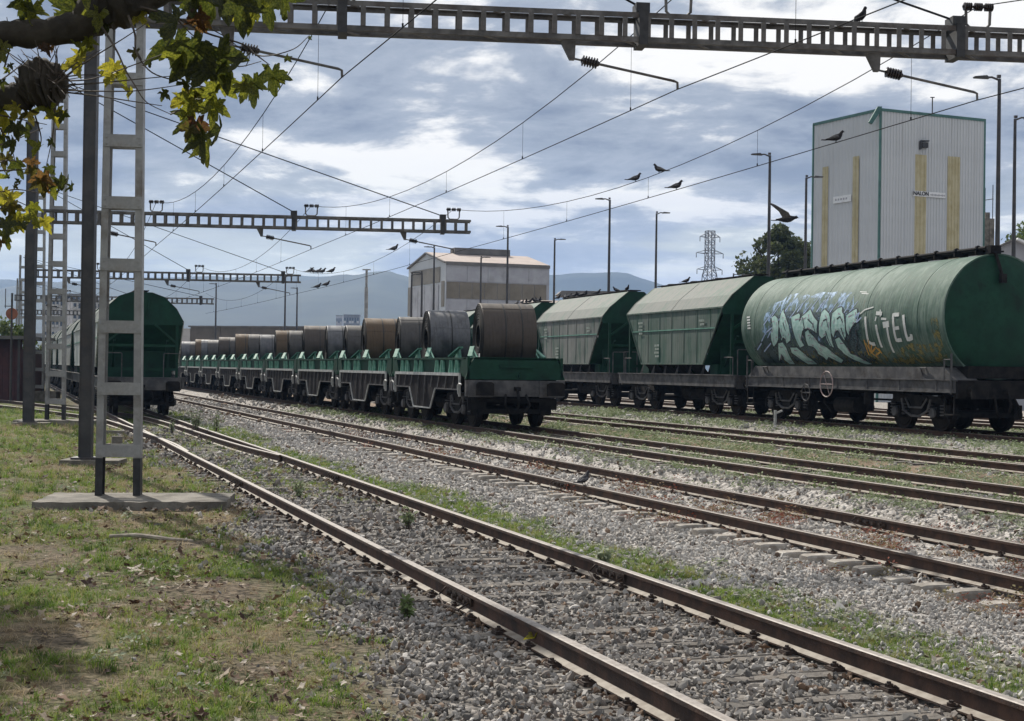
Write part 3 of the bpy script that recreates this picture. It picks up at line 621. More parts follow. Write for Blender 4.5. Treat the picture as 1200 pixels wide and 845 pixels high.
for i,(sk,lb) in enumerate(hp): put(hopper(pA,3.57,K[sk],K['hop_roof']),T5,48.55+i*11.22,lb,'hopper wagon','hopper wagons behind the tank wagon')
first=hopper(pB,3.27,K['hop_pale'],K['hop_roof'],gz=.12)
lab=['dark green hopper wagon facing us end on behind the grey mast']+[f'{ORD[i]} hopper wagon of the row standing behind the grey mast' for i in range(1,9)]
for i in range(9):
    o=first if i==0 else copy_tree(first); put(o,T1,57.2+i*11.1,lab[i],'hopper wagon','hopper wagons in the left hand row',off=.05)

# ---- coil wagon
def coil_wagon():
    r=thing('coil_wagon'); h=3.95
    mb=MB()                                            # upper side girder
    for s in(-1,1):
        x=s*1.22; mb.box((x,0,1.58),(.06,2*h-.9,.42)); mb.box((x,0,1.80),(.2,2*h-.3,.05))
    mb.box((0,0,1.42),(2.3,2*h-.4,.08))
    mb.build('side_girder',K['green'],r)
    for s in(-1,1):
        for k,yy in enumerate((-2.9,-2.35,-1.5,-.95,.75,1.3,2.3,2.85)):
            mb=MB(); x=s*1.26; mb.prism([(-.22,1.40),(.22,1.40),(.09,1.76),(-.09,1.76)],(x,yy,0),(0,1,0),(0,0,1),(s*.05,0,0)); mb.box((x+s*.06,yy,1.58),(.04,.03,.34)); mb.build('gusset',K['greenl'],r)
    # skirts
    pol=[(-3.4,1.38),(3.4,1.38),(3.4,.98),(1.75,.98),(1.25,.42),(-.55,.42),(-1.05,.98),(-3.4,.98)]
    for s in(-1,1):
        mb=MB(); mb.prism(pol,(s*1.30,0,0),(0,1,0),(0,0,1),(s*.04,0,0),0)
        edge=[(-3.4,.80),(-3.4,1.38),(3.4,1.38),(3.4,.80)]
        for a,b in zip(edge[:-1],edge[1:]): mb.bar((s*1.36,a[0],a[1]),(s*1.36,b[0],b[1]),.05,.05 if a[1]!=b[1] else .08,1)
        lo=[(3.4,.98),(1.75,.98),(1.25,.42),(-.55,.42),(-1.05,.98),(-3.4,.98)]
        for a,b in zip(lo[:-1],lo[1:]): mb.bar((s*1.36,a[0],a[1]),(s*1.36,b[0],b[1]),.035,.035,1 if a[1]<.6 or b[1]<.6 else 2)
        for k in range(9):
            yy=-2.9+k*.72; zl=.46 if -.5<yy<1.2 else 1.0; mb.bar((s*1.36,yy,1.34),(s*1.37,yy+.12,zl),.035,.04,2)
        mb.build('side_skirt',[K['skirt'],K['edge'],K['frameg']],r)
        mb=MB()
        for q in(-1,1): mb.tube([(s*1.4,q*3.42,.86),(s*1.42,q*3.42,1.08),(s*1.42,q*3.55,1.14),(s*1.42,q*3.75,1.12)],.022,6)
        mb.build('grab_handle',K['edge'],r)
    for q in(-1,1):
        mb=MB(); mb.prism([(-1.38,1.26),(1.38,1.26),(1.2,1.72),(1.12,1.84),(-1.12,1.84),(-1.2,1.72)],(0,q*h-(.06 if q>0 else 0),0),(1,0,0),(0,0,1),(0,.06,0))
        for s in(-1,1): mb.prism([(0,1.26),(-q*.75,1.4),(-q*.5,1.78),(0,1.84)],(s*1.32,q*h,0),(0,1,0),(0,0,1),(-s*.06,0,0))
        mb.box((0,q*(h+.03),1.60),(.9,.05,.06)); mb.tube([(.1,q*h,1.36),(.1,q*(h+.09),1.36)],.04,8); mb.box((0,q*(h-.35),1.80),(2.3,.7,.04))
        mb.build('end_plate',K['green'],r)
        mb=MB(); mb.box((0,q*(h-.02),1.03),(2.72,.14,.42)); 
        for s in(-1,1): mb.box((s*.97,q*(h+.07),1.02),(.66,.05,.44))
        mb.build('headstock',K['frameg'],r); MB().box((0,q*(h-.12),.72),(2.3,.06,.1)).box((.98,q*(h-.25),.62),(.5,.1,.3)).box((-.98,q*(h-.25),.62),(.5,.1,.3)).build('end_bracket',K['under'],r)
        bogie(r,q*2.35,1.6)
    for yc in(-2.3,1.95):                              # cradle with pale slanting supports
        for s in(-1,1):
            for q in(-1,1):
                mb=MB(); mb.bar((s*1.05,yc+q*.95,1.86),(s*.86,yc+q*.55,2.12),.11,.035); mb.bar((s*.98,yc+q*.95,1.86),(s*.80,yc+q*.52,2.12),.03,.05)
                mb.prism([(yc+q*1.05,1.82),(yc+q*.45,1.82),(yc+q*.6,2.1)],(s*.84,0,0),(0,1,0),(0,0,1),(s*.04,0,0)); mb.build('cradle_arm',K['greenl'],r)
    mb=MB(); mb.box((0,0,1.15),(1.6,2*h-.6,.4)); mb.tube([(-.7,-.3,.6),(-.7,.6,.6)],.2,10); mb.build('underframe',K['under'],r)
    ends(r,h)
    return r
cw=coil_wagon(); PIT_=8.06; C0=40.55
for i in range(11):
    o=cw if i==0 else copy_tree(cw)
    put(o,T3,C0+i*PIT_,('green coil wagon at the near end of the train, buffers towards us' if i==0 else f'{ORD[i]} green coil wagon from the near end of the train'),'coil wagon','green wagons carrying steel coils')
def coil(T,t,rad,wid,mk,label,zc,off=0,seed=0):
    r=thing('steel_coil',T.p(t,off,zc),T.th-R(6.5+random.Random(seed).uniform(-1,1)),label,'steel coil','steel coils on the wagons'); rr=random.Random(seed)
    mb=MB(); w2=wid/2
    mb.lathe([(-w2+.0,rad-.015),(-w2+.02,rad),(w2-.02,rad),(w2,rad-.015)],(0,0,0),(1,0,0),48); a=rr.uniform(.3,1.1); mb.box((0,-rad*math.cos(a)*1.0,rad*math.sin(a)*1.0),(wid-.01,.03,.012),0,Euler((PI/2-a+PI,0,0)))
    o=mb.build('wound_surface',[K[mk]],r,35)
    mb=MB(); 
    for s in(-1,1):
        pr=[(0,rad-.015)]; k=0; x=rad-.03
        while x>.33: pr+= [(.012*(k%2)-.01*rr.random(),x)]; x-=.035; k+=1
        pr+=[(0,.31),(-.25,.31)]; mb.lathe([(s*(w2+a_),b_) for a_,b_ in pr],(0,0,0),(1,0,0),32)
    mb.build('coil_side',[K['coilface']],r)
    for x in ([-.12,.33] if wid>1.25 else [.05]):
        mb=MB(); mb.lathe([(x-.02*1,rad+.003),(x-.018,rad+.008),(x+.018,rad+.008),(x+.02,rad+.003)],(0,0,0),(1,0,0),48); mb.build('strap',K['band'],r)
    if seed%3==0:
        mb=MB(); mb.box((-w2-.016,-.32,-.55),(.01,.14,.18)); mb.build('paper_label',K['white'],r)
    return r
CL=[(38.1,.905,1.44,'coilb','dark brown steel coil on the near end wagon, nearest of all',.17),(43.25,.895,1.2,'coils','bluish silver steel coil, next behind the near end brown coil',.0),
(47.0,.85,1.12,'coilg','grey steel coil half hidden behind the bluish silver coil',.05),(50.9,.88,1.42,'coilr','broad rusty brown steel coil with stained top, fourth from the near end',-.05)]
mk4=['coilg','coils','coilb','coilg','coilr','coils','coilg','coilr','coilg','coilb','coilg','coils','coilr','coilg','coils','coilr','coilg','coilr']
tt_=54.8
for i in range(18):
    CL.append((tt_,.80+.09*((i*7)%5)/4,.98+.33*((i*5)%4)/3,mk4[i],f"{ORD[i+4] if i<16 else ['twenty-first','twenty-second'][i-16]} steel coil from the near end of the coil train",.04*(((i*3)%5)-2))); tt_+=[3.9,4.16][i%2]
for i,(t,rad,wid,mk_,lb,off) in enumerate(CL): coil(T3,t,rad,wid,mk_,lb,1.60+rad-.10,off,i)

# ---- tank wagon
def tank_wagon():
    r=thing('tank_wagon'); y0=-5.4; y1=5.75; L=y1-y0; zc=2.88; Rr=1.56
    mb=MB(); prof=[(y0-.22,0),(y0-.21,.5),(y0-.17,1.0),(y0-.1,1.35),(y0-.03,1.51),(y0,Rr)]+[(y0+k*L/8,Rr) for k in range(1,9)]+[(y1+.03,1.51),(y1+.1,1.35),(y1+.17,1.0),(y1+.22,0)]
    mb.lathe(prof[5:14],(0,0,zc),(0,1,0),72,0); mb.lathe(prof[:6],(0,0,zc),(0,1,0),72,1); mb.lathe(prof[13:],(0,0,zc),(0,1,0),72,1)
    mb.build('tank_barrel',[K['tank'],K['green']],r,50)
    for yy in (y0+1.15,y0+3.6,y0+6.0,y0+8.5,y1-.9):
        mb=MB(); mb.lathe([(yy-.015,Rr+.002),(yy-.013,Rr+.007),(yy+.013,Rr+.007),(yy+.015,Rr+.002)],(0,0,zc),(0,1,0),72); mb.build('weld_seam',K['tank'],r,50)
    mb=MB(); mb.lathe([(y0-.03,Rr-.03),(y0-.03,Rr+.012),(y0+.03,Rr+.012)],(0,0,zc),(0,1,0),72); mb.build('rim',K['tank'],r,50)
    mb=MB(); zt=zc+Rr+.12
    mb.tube([(-.28,y0+.1,zt+.03),(-.28,y1-.3,zt+.03)],.045,8); mb.tube([(-.1,y0+.2,zt),(-.1,y1-.3,zt)],.055,8); mb.box((.15,0,zt-.02),(.5,L-1,.04))
    for k in range(12):
        yy=y0+.45+k*(L-1.1)/11; mb.tube([(-.28,yy-.03,zt+.03),(-.28,yy+.03,zt+.03)],.085,8); mb.box((-.15,yy,zt-.06),(.4,.06,.12)); mb.tube([(-.1,yy+.15,zt),(-.1,yy+.19,zt)],.08,8)
    mb.lathe([(0,.22),(.16,.22),(.2,.16),(.2,0)],(.1,-1.6,zt-.12),(0,0,1),14); mb.lathe([(0,.22),(.16,.22),(.2,.16),(.2,0)],(.1,3.2,zt-.12),(0,0,1),14)
    mb.tube([(-.15,y0-.06,zt-.02),(-.1,y0-.22,zc+Rr-.35),(-.05,y0-.27,zc+Rr-.62)],.045,6); mb.box((-.05,y0-.28,zc+Rr-.62),(.16,.1,.22)); mb.box((-.15,y0-.02,zt-.02),(.3,.2,.2))
    mb.build('top_walkway',K['under'],r)
    h=5.68
    for s in(-1,1):
        mb=MB(); x=s*1.34; mb.prism([(-h+.35,1.3),(h-.35,1.3),(h-.05,1.3),(h-.55,1.62),(-h+.55,1.62),(-h+.05,1.3)],(x-.02,0,0),(0,1,0),(0,0,1),(.05,0,0)); mb.box((x,0,1.15),(.09,2*h,.30)); mb.box((x+s*.03,0,1.0),(.12,2*h,.03)); mb.box((x+s*.03,0,1.30),(.12,2*h,.025))
        for yy in(-4.9,-3.2,-1.6,0,1.6,3.2,4.9): mb.box((x+s*.05,yy,1.15),(.02,.04,.28))
        mb.build('side_sill',K['frameg'],r)
    for s in(-1,1):
        for q in(-1,1): mb=MB(); mb.add([(s*1.33,q*(h-.6),1.6),(s*.7,q*(h-.6),1.62),(s*.7,q*(h-.05),1.3),(s*1.33,q*(h-.05),1.3)],[(0,1,2,3),(3,2,1,0)]); mb.build('saddle_plate',K['edge'] if q>0 else K['frameg'],r)
    mb=MB()
    for q in(-1,1): mb.box((0,q*(h+.0),1.06),(2.7,.12,.42)); mb.box((0,q*(h-.5),1.28),(2.6,1.,.03)); mb.box((0,q*(h-.9),1.5),(1.9,1.6,.3))
    mb.box((0,0,1.05),(.45,2*h-.4,.35)); mb.box((0,0,1.42),(1.9,2*h-1.,.14)); mb.build('underframe',K['under'],r)
    for yy,z,rd in((.35,1.12,.36),(1.55,.86,.24)):
        mb=MB(); n=18; mb.tube([(-1.52,yy+rd*math.cos(2*PI*k/n),z+rd*math.sin(2*PI*k/n)) for k in range(n+1)],.016,6)
        for k in range(2): mb.tube([(-1.52,yy-rd*math.cos(PI*k/3),z-rd*math.sin(PI*k/3)),(-1.52,yy+rd*math.cos(PI*k/3),z+rd*math.sin(PI*k/3))],.009,5)
        mb.tube([(-1.35,yy,z),(-1.54,yy,z)],.03,6); mb.build('brake_handwheel',M('pinkish_white_paint',(.22,.15,.15),(.36,.3,.29),6,.6) if rd>.3 else K['frameg'],r)
    mb=MB(); mb.tube([(-1.0,-.6,.55),(-1.0,.5,.55)],.22,14); mb.tube([(-1.2,-1.4,.6),(-1.2,-1.4,.95)],.14,12); mb.box((-.4,-2.2,.75),(.8,.5,.4)); mb.tube([(-1.2,.9,1.0),(-1.25,.95,.6),(-1.2,.6,.3)],.03,6); mb.tube([(.3,-3,.7),(.3,3,.7)],.03,6)
    for q in(-1,1): mb.box((-1.3,q*(h-.25),.45),(.22,.45,.03)); mb.box((-1.36,q*(h-.05),.8),(.03,.03,.7)); mb.box((-1.36,q*(h-.45),.8),(.03,.03,.7))
    mb.build('brake_gear',K['under'],r)
    for q in(-1,1):
        for s in(-1,1): MB().tube([(s*1.42,q*(h-.1),.95),(s*1.42,q*(h-.1),1.95)],.03,6).tube([(s*1.42,q*(h-.4),1.3),(s*1.42,q*(h-.4),1.8),(s*1.42,q*(h-.1),1.8)],.02,6).build('handrail',K['frameg'],r)
        MB().tube([(-1.3,q*(h-1.2),1.28),(-1.42,q*(h-1.2),1.6),(-1.42,q*(h-1.45),1.6),(-1.3,q*(h-1.45),1.28)],.018,6).build('handrail',K['frameg'],r)
    for q in(-1,1): bogie(r,q*3.55,1.75)
    ends(r,h)
    # ---- sprayed paint on the barrel, thin films laid on its surface
    inv=(Matrix.Translation(T5.p(TKT))@Matrix.Rotation(T5.th,4,'Z')).inverted(); zcl=zc
    def on(px,py,e=.004):
        o_=inv@Vector((0,0,CZ)); d_=(inv.to_3x3()@ray(px,py)); A_=d_.x**2+d_.z**2; B_=2*(o_.x*d_.x+(o_.z-zcl)*d_.z); C_=o_.x**2+(o_.z-zcl)**2-Rr**2; D_=B_*B_-4*A_*C_
        if D_<0: D_=0
        k=(-B_-math.sqrt(D_))/(2*A_); p=o_+d_*k; a=math.atan2(p.z-zcl,p.x)%(2*PI); return (p.y,a)
    def pos(q,e): return Vector((math.cos(q[1])*(Rr+e),q[0],zcl+math.sin(q[1])*(Rr+e)))
    def film(mb,poly,e,mi=0):                          # polygon on the barrel, cut into strips that follow the curve
        q=[on(*p) for p in poly]; import mathutils.geometry as gm
        pts=[]; n=len(q)
        for i in range(n):
            a,b=q[i],q[(i+1)%n]; d=max(1,int(max(abs(a[1]-b[1])*Rr,abs(a[0]-b[0]))/.12))
            for k in range(d): pts.append((a[0]+(b[0]-a[0])*k/d,(a[1]+(b[1]-a[1])*k/d)*Rr))
        xs_=[p[0] for p in pts]; ys_=[p[1] for p in pts]; ext=[Vector((a_,b_)) for a_ in np.arange(min(xs_)+.03,max(xs_),.11) for b_ in np.arange(min(ys_)+.03,max(ys_),.11)]
        try: vv,ee,ff,_,_,_=gm.delaunay_2d_cdt([Vector(p) for p in pts]+ext,[],[list(range(len(pts)))],1,1e-5)
        except Exception: return
        vs=[pos((v.x,v.y/Rr),e) for v in vv]; mb.add(vs,[tuple(f) for f in ff],mi)
    def stroke(mb,pts,wd,e,mi=0):
        q=[on(*p) for p in pts]; dn=[]
        for i in range(len(q)-1):
            for k in range(4): u=k/4; dn.append((q[i][0]*(1-u)+q[i+1][0]*u,q[i][1]*(1-u)+q[i+1][1]*u))
        dn.append(q[-1]); vs=[]; n=len(dn); ws=wd if hasattr(wd,'__len__') else [wd,wd]
        for i in range(n):
            a=dn[max(0,i-1)]; b=dn[min(n-1,i+1)]; d=Vector((b[0]-a[0],(b[1]-a[1])*Rr)); d=d.normalized() if d.length>1e-6 else Vector((1,0)); nn=Vector((-d.y,d.x)); w2=(ws[0]+(ws[1]-ws[0])*i/(n-1))/2
            for s in(-1,1): vs.append(pos((dn[i][0]+nn.x*w2*s,dn[i][1]+nn.y*w2*s/Rr),e))
        mb.add(vs,[(2*i,2*i+1,2*i+3,2*i+2) for i in range(n-1)],mi)
    def soft(name,c,c2,th=.45,sc=3.):
        mt,t,b=newmat(name); o=t.N('ShaderNodeTexCoord').outputs['Object']; t.inp(b.inputs['Base Color'],t.mix(t.noise(o,4,4,.6),c,c2)); b.inputs['Roughness'].default_value=.6
        t.inp(b.inputs['Alpha'],t.ramp(t.noise(t.mapping(o,(1,1,.8)),sc,5,.65),th,th+.18)); return mt
    blue=soft('pale_blue_spray',(.12,.25,.44),(.34,.47,.62),.44,4.5); ochre=soft('ochre_spray',(.14,.125,.03),(.2,.17,.05),.43,6); drk=soft('dark_teal_spray',(.012,.035,.04),(.02,.05,.06),.33)
    mb=MB(); film(mb,[(893,392),(897,368),(905,356),(918,352),(925,345),(940,343),(952,347),(962,342),(975,343),(988,340),(1001,343),(1002,366),(1004,395),(985,402),(950,400),(915,396)],.003); mb.build('blue_haze_paint',blue,r)
    mb=MB(); film(mb,[(884,408),(893,398),(905,392),(912,405),(920,425),(896,425),(888,418)],.004); film(mb,[(990,395),(1003,378),(1008,400),(1018,412),(1030,424),(1000,424),(990,415)],.004); mb.build('dark_teal_paint',drk,r)
    mb=MB(); film(mb,[(916,410),(1045,412),(1040,427),(914,427)],.005); film(mb,[(1055,408),(1068,402),(1085,404),(1098,400),(1104,410),(1112,424),(1060,427),(1045,424)],.005); film(mb,[(1091,373),(1098,370),(1101,385),(1104,400),(1112,420),(1106,422),(1099,402),(1092,388)],.005); mb.build('ochre_paint',ochre,r)
    mint=M('mint_spray',(.24,.42,.38),(.40,.56,.52),7,.6); ink=M('black_spray',(.008,.012,.02),None,rough=.6); pink=M('mauve_spray',(.2,.15,.2),(.3,.25,.3),5,.6); lite=M('pale_spray',(.5,.52,.5),(.62,.63,.62),6,.6); bluel=M('blue_spray',(.22,.3,.5),(.36,.44,.6),6,.6); orng=M('orange_spray',(.42,.2,.03),(.5,.3,.06),6,.6)
    a1=lambda P_:[(880+u/8.29,330+v/8.29) for u,v in P_]; a2=lambda P_:[(950+u/8.29,330+v/8.29) for u,v in P_]
    L_=[a1([(205,350),(235,330),(262,360),(272,430),(268,560),(250,600),(225,630),(205,580),(195,500),(215,430)]),
        a1([(300,300),(318,272),(335,330),(370,430),(388,520),(385,570),(350,600),(340,560),(318,540),(300,570),(285,500),(278,430)]),
        a1([(270,600),(310,590),(345,640),(400,760),(430,800),(380,800),(330,760),(300,700),(280,770),(272,690)]),
        a1([(395,345),(470,310),(480,330),(470,400),(500,340),(560,290),(580,270),(610,340),(650,390),(640,500),(600,470),(560,450),(520,460),(500,480),(490,560),(520,620),(480,640),(440,560),(415,480)]),
        a1([(530,490),(560,470),(580,520),(570,560),(600,520),(640,570),(700,660),(760,720),(740,760),(660,700),(610,630),(560,620),(540,570)]),
        a1([(385,640),(450,640),(520,700),(600,760),(650,800),(560,800),(470,740),(400,690)]),
        a2([(85,420),(110,300),(140,270),(180,310),(190,360),(195,470),(215,600),(230,640),(190,620),(160,560),(150,520),(110,550),(85,520)]),
        a2([(205,400),(215,310),(270,260),(305,250),(325,330),(335,420),(345,520),(330,570),(300,520),(270,470),(240,480),(225,540),(205,500)]),
        a2([(240,560),(280,540),(340,620),(390,700),(450,720),(520,760),(600,800),(540,800),(430,760),(330,700),(270,640)]),
        a2([(0,500),(30,540),(80,600),(160,640),(230,700),(320,760),(300,790),(200,740),(100,690),(30,600),(0,570)]),
        a2([(350,330),(420,280),(450,265),(465,330),(440,360),(470,380),(430,400),(400,440),(370,520),(350,470)])]
    mb=MB(); film(mb,[(903,374),(925,364),(950,366),(1006,362),(1010,390),(1024,424),(915,425),(903,400)],.0062); mb.build('dark_backing_paint',soft('navy_spray',(.012,.022,.04),(.05,.10,.11),.40,7),r)
    mi_=MB(); mo=MB(); ml=MB()
    for P_ in L_:
        cx=sum(p[0] for p in P_)/len(P_); cy=sum(p[1] for p in P_)/len(P_); film(mi_,P_,.012)
        for a_,b_ in zip(P_,P_[1:]+P_[:1]): stroke(mo,[a_,b_],.075,.010)
        for k in range(0,len(P_)-1,2): a_,b_=P_[k],P_[k+1]; q1=(a_[0]*.7+cx*.3,a_[1]*.7+cy*.3); q2=(b_[0]*.6+cx*.4,b_[1]*.6+cy*.4); stroke(ml,[q1,q2],(.05,.01),.014)
    for a_ in([(913,384),(916,394),(920,402)],[(918,378),(921,388)],[(941,372),(943,384),(941,392)],[(947,374),(953,380),(957,392)],[(965,376),(969,374),(971,384)],[(968,388),(972,400),(978,410)],[(981,374),(985,371),(988,378)],[(986,384),(991,398),(998,408)],[(905,400),(900,410),(903,420)],[(897,404),(893,414),(897,424)],[(926,408),(930,418),(936,426)],[(955,410),(962,420)],[(1003,386),(1006,398),(1004,410)],[(998,392),(994,404),(998,414)],[(1010,414),(1022,424)]): stroke(mo,a_,(.05,.03),.015)
    mo.build('graffiti_outline',ink,r); mi_.build('graffiti_letters',mint,r); ml.build('graffiti_shading',pink,r)
    mb=MB()
    for i in range(14):
        x=900+i*7.5+(i%3); y=372-10*math.sin(i/13*PI)-6*(i%2)-(10 if i>7 else 0)*.6; stroke(mb,[(x-5,y+9),(x,y+2),(x+7,y-7)],(.05,.015),.0065)
    for a_ in([(893,400),(898,390),(905,384)],[(888,410),(893,402)],[(896,412),(904,402)],[(1002,372),(1008,366),(1004,378),(1010,372)],[(900,396),(904,388)]): stroke(mb,a_,.04,.0165)
    mb.build('graffiti_highlight',bluel,r)
    mb=MB(); e=.012
    for P_,wd in(([(1014.5,371),(1015.5,386),(1018,400),(1022,403),(1026,403)],.10),([(1027,380.5),(1029,392),(1034,407)],.10),([(1035,381),(1042,379.5)],.16),([(1040,383),(1042,396),(1048,413)],.09),([(1054,368.5),(1047,369),(1047.5,382),(1051,399),(1057,398)],.10),([(1048,385),(1054,384)],.09),([(1059,369),(1060.5,384),(1064,398),(1069,396),(1068,391.5)],.11),([(1026,373.2),(1027,374)],.13),([(1027,367),(1034,367.5)],.1),([(1032,363),(1032,371)],.05),([(1033,373.5),(1039,374)],.06),([(1008,368),(1014,363),(1024,360)],.035)): stroke(mb,P_,wd,e)
    mb.build('white_tag_letters',lite,r)
    mb=MB()
    for P_ in([(1013,398),(1016,408),(1019,416)],[(1018,398),(1020,412)],[(1022,404),(1021,414),(1026,408)],[(1026,406),(1032,412),(1027,416)],[(1015,402),(1024,415),(1030,419)],[(1030,408),(1034,414)]): stroke(mb,P_,.05,.0135)
    mb.build('orange_tag',orng,r)
    mb=MB()
    for k in range(5): stroke(mb,[(875.5+.2*k,372+k*3.2),(879+.2*k,371.6+k*3.2)],.05,.01)
    for k in range(2): stroke(mb,[(1008+k*2,342+k*2),(1016+k*2,342.5+k*2)],.02,.004)
    mb.build('stencilled_data',lite,r)
    return r
TKT=36.9
put(tank_wagon(),T5,TKT,'green tank wagon covered in graffiti with LITEL sprayed in white','tank wagon')
# stencilled data on the sides of the two nearest hoppers
for w_,wt in enumerate((48.55,59.77)):
    root=[o for o in bpy.data.objects if o.name.startswith('hopper_wagon') and o.parent is None and (o.location-T5.p(wt)).length<.1][0]
    sm=M('faded_white_stencil',(.18,.23,.2),(.36,.4,.37),9,.8)
    for y_,z_,n_ in((2.9,3.2,4),(-2.6,3.15,2),(1.3,2.35,4)):
        mb=MB()
        for k in range(n_):
            for c_ in range(5-(k%2)): mb.box((-1.45,y_-.2+.09*c_,z_-k*.13),(.006,.06,.075))
        tag(mb.build('stencilled_data',sm,root),kind='stuff')
# concrete and lime dust runs, short welded ribs on the tank ends
# ------------------------------------------------------------------ portals, wires
PA=R(6.5)
PORT=[dict(o=(-5.45,20.6),z=6.87,top=10.9,n='nearest'),dict(o=(-14.27,46.3),z=6.5,top=10.9,n='second nearest'),dict(o=(-23.7,74),z=6.38,top=10.9,n='third nearest'),dict(o=(-33.7,101.6),z=6.35,top=9.3,n='fourth nearest'),dict(o=(-43.4,130),z=6.35,top=9.3,n='farthest')]
TIPS=(3.0,7.85,12.4)
BT=MB().box((0,0,0),(.07,.012,.28)).mesh('batten',K['beam'])
def mbat(w_):
    mb=MB().box((0,0,0),(w_,.016,.17))
    for s in(-1,1):
        for z in(-.045,.045): mb.tube([(s*(w_/2-.045),-.022,z),(s*(w_/2-.045),.022,z)],.014,6)
    return mb.mesh('batten',K['mast'])
for k,pt in enumerate(PORT):
    r=thing('catenary_portal',(pt['o'][0],pt['o'][1],0),PA,f"{pt['n']} catenary portal, lattice mast with long ladder beam over the tracks",'catenary portal','catenary portals over the left hand tracks')
    H=pt['top']; wb=.30; wt=.215; hw=lambda z:wb+(wt-wb)*z/H
    for s in(-1,1):
        mb=MB()
        for z0,z1,mi in((.0,.62,1),(.62,H,0)):
            a=Vector((s*hw(z0),0,z0)); b=Vector((s*hw(z1),0,z1)); mb.bar(a,b,.016,.24,mi,up=(0,1,0))
            for q in(-1,1): mb.bar(a+Vector((-s*.045,q*.12,0)),b+Vector((-s*.045,q*.12,0)),.09,.014,mi,up=(0,1,0))
        mb.build('mast_leg',[K['mast'],K['black']],r)
    z=.72
    while z<H:
        for q in(-1,1): o=link('batten',mbat(2*hw(z)+.01),r,(0,q*.135,z))
        z+=.86
    bz=pt['z']; B0,B1=-.5,(13.9 if k==0 else 12.95)
    mb=MB()
    for q in(-1,1):
        for e in(-1,1): mb.box(((B0+B1)/2,q*.19,bz+e*.175),(B1-B0,.014,.075)); mb.box(((B0+B1)/2,q*.163,bz+e*.205),(B1-B0,.06,.012))
    mb.build('beam_chords',K['beam'],r)
    n=int((B1-B0)/.34)
    if k==0:
        for i in range(n+1):
            for q in(-1,1): o=link('batten',BT,r,(B0+.05+i*.34,q*.2,bz))
    mb=MB()
    for i in range(n+1):
        if k: 
            for q in(-1,1): mb.box((B0+.05+i*.34,q*.2,bz),(.07,.012,.28))
        if i%3==1: mb.bar((B0+.05+i*.34,-.17,bz-.2),(B0+.05+i*.34+.3,.17,bz-.2),.04,.02); mb.bar((B0+.05+i*.34,-.17,bz+.2),(B0+.05+i*.34+.3,.17,bz+.2),.04,.02)
    tag(mb.build('beam_lacing',K['beam'],r),kind='stuff')
    for s_ in ((3.0,7.3,12.05) if k==0 else (7.3,12.05)):
        mb=MB(); mb.box((s_,0,bz),(.13,.44,.5)); mb.box((s_,0,bz+.3),(.2,.3,.14)); mb.build('clamp',K['black'],r)
        mb=MB(); mb.tube([(0,0,H-.15),(s_,0,bz+.33)],.016,6); mb.build('tie_rod',K['wire'],r)
    for j,s_ in enumerate(TIPS):
        if k>=3 and j==2: continue
        mb=MB(); mb.tube([(s_-.19,0,bz+.53),(s_-.18,0,bz+.29),(s_-.12,0,bz+.235),(s_+.12,0,bz+.235),(s_+.18,0,bz+.29),(s_+.19,0,bz+.53)],.022,6,1)
        for a in(-.19,0,.19):
            pr=[(-.075,.02)]
            for c in range(4): pr+=[(-.06+c*.032,.03),(-.052+c*.032,.062),(-.04+c*.032,.062)]
            pr+=[(.075,.02)]; mb.lathe(pr,(s_+a*.86,0,bz+.55),(1,0,0),10,0)
        mb.build('insulator_bracket',[K['insul'],K['beam']],r,40)
        x0=s_-1.62; mb=MB(); mb.prism([(-.11,-.2),(.11,-.2),(.1,-.47),(.03,-.47)],(x0,-.05,bz),(1,0,0),(0,0,1),(0,.1,0)); mb.build('arm_bracket',K['beam'],r)
        mb=MB(); a=Vector((x0+.1,0,bz-.45)); b=Vector((s_-.02,0,bz-.72)); d=(b-a).normalized(); mb.tube([a,a+d*.1],.015,6,1)
        pr=[(0,.03)]
        for c in range(6): pr+=[(.01+c*.04,.045),(.02+c*.04,.078),(.035+c*.04,.078),(.042+c*.04,.045)]
        pr+=[(.27,.03)]; mb.lathe(pr,a+d*.1,d,12,0); mb.tube([a+d*.36,b-Vector((.03,0,-.0)),b+Vector((.02,0,-.02)),b+Vector((.025,0,-.12))],.019,6,1)
        mb.build('steady_arm',[K['insul'],K['beam']],r,40)
    # foundation
    mb=MB(); 
    if k==0:
        rj=random.Random(4); nx_,ny_=22,10; J=lambda s_:rj.uniform(-s_,s_)
        for a_ in range(nx_+1):
            for b_ in range(ny_+1):
                ed=a_ in(0,nx_) or b_ in(0,ny_); u_=a_/nx_; v_=b_/ny_; mb.v.append((-.96+2.5*u_+J(.018)*ed,-.98+.12*u_+1.44*v_+J(.015)*ed,.10-(.006+abs(J(.012)))*ed+J(.003)))
        mb.f+=[(a_*(ny_+1)+b_,(a_+1)*(ny_+1)+b_,(a_+1)*(ny_+1)+b_+1,a_*(ny_+1)+b_+1) for a_ in range(nx_) for b_ in range(ny_)]
        rim=[a_*(ny_+1) for a_ in range(nx_+1)]+[nx_*(ny_+1)+b_ for b_ in range(1,ny_+1)]+[a_*(ny_+1)+ny_ for a_ in range(nx_-1,-1,-1)]+[b_ for b_ in range(ny_-1,0,-1)]
        b0=len(mb.v); mb.v+=[(mb.v[i_][0]*1.01,mb.v[i_][1]*1.01-.01,-.2) for i_ in rim]; n_=len(rim)
        mb.f+=[(rim[i_],b0+i_,b0+(i_+1)%n_,rim[(i_+1)%n_]) for i_ in range(n_)]; mb.m=[0]*len(mb.f)
    elif k==1: mb.box((.1,-.2,0),(2.4,1.4,.3))
    else: mb.box((0,0,.1),(2.0,1.2,.8))
    mb.build('foundation_slab',K['conc'],r)
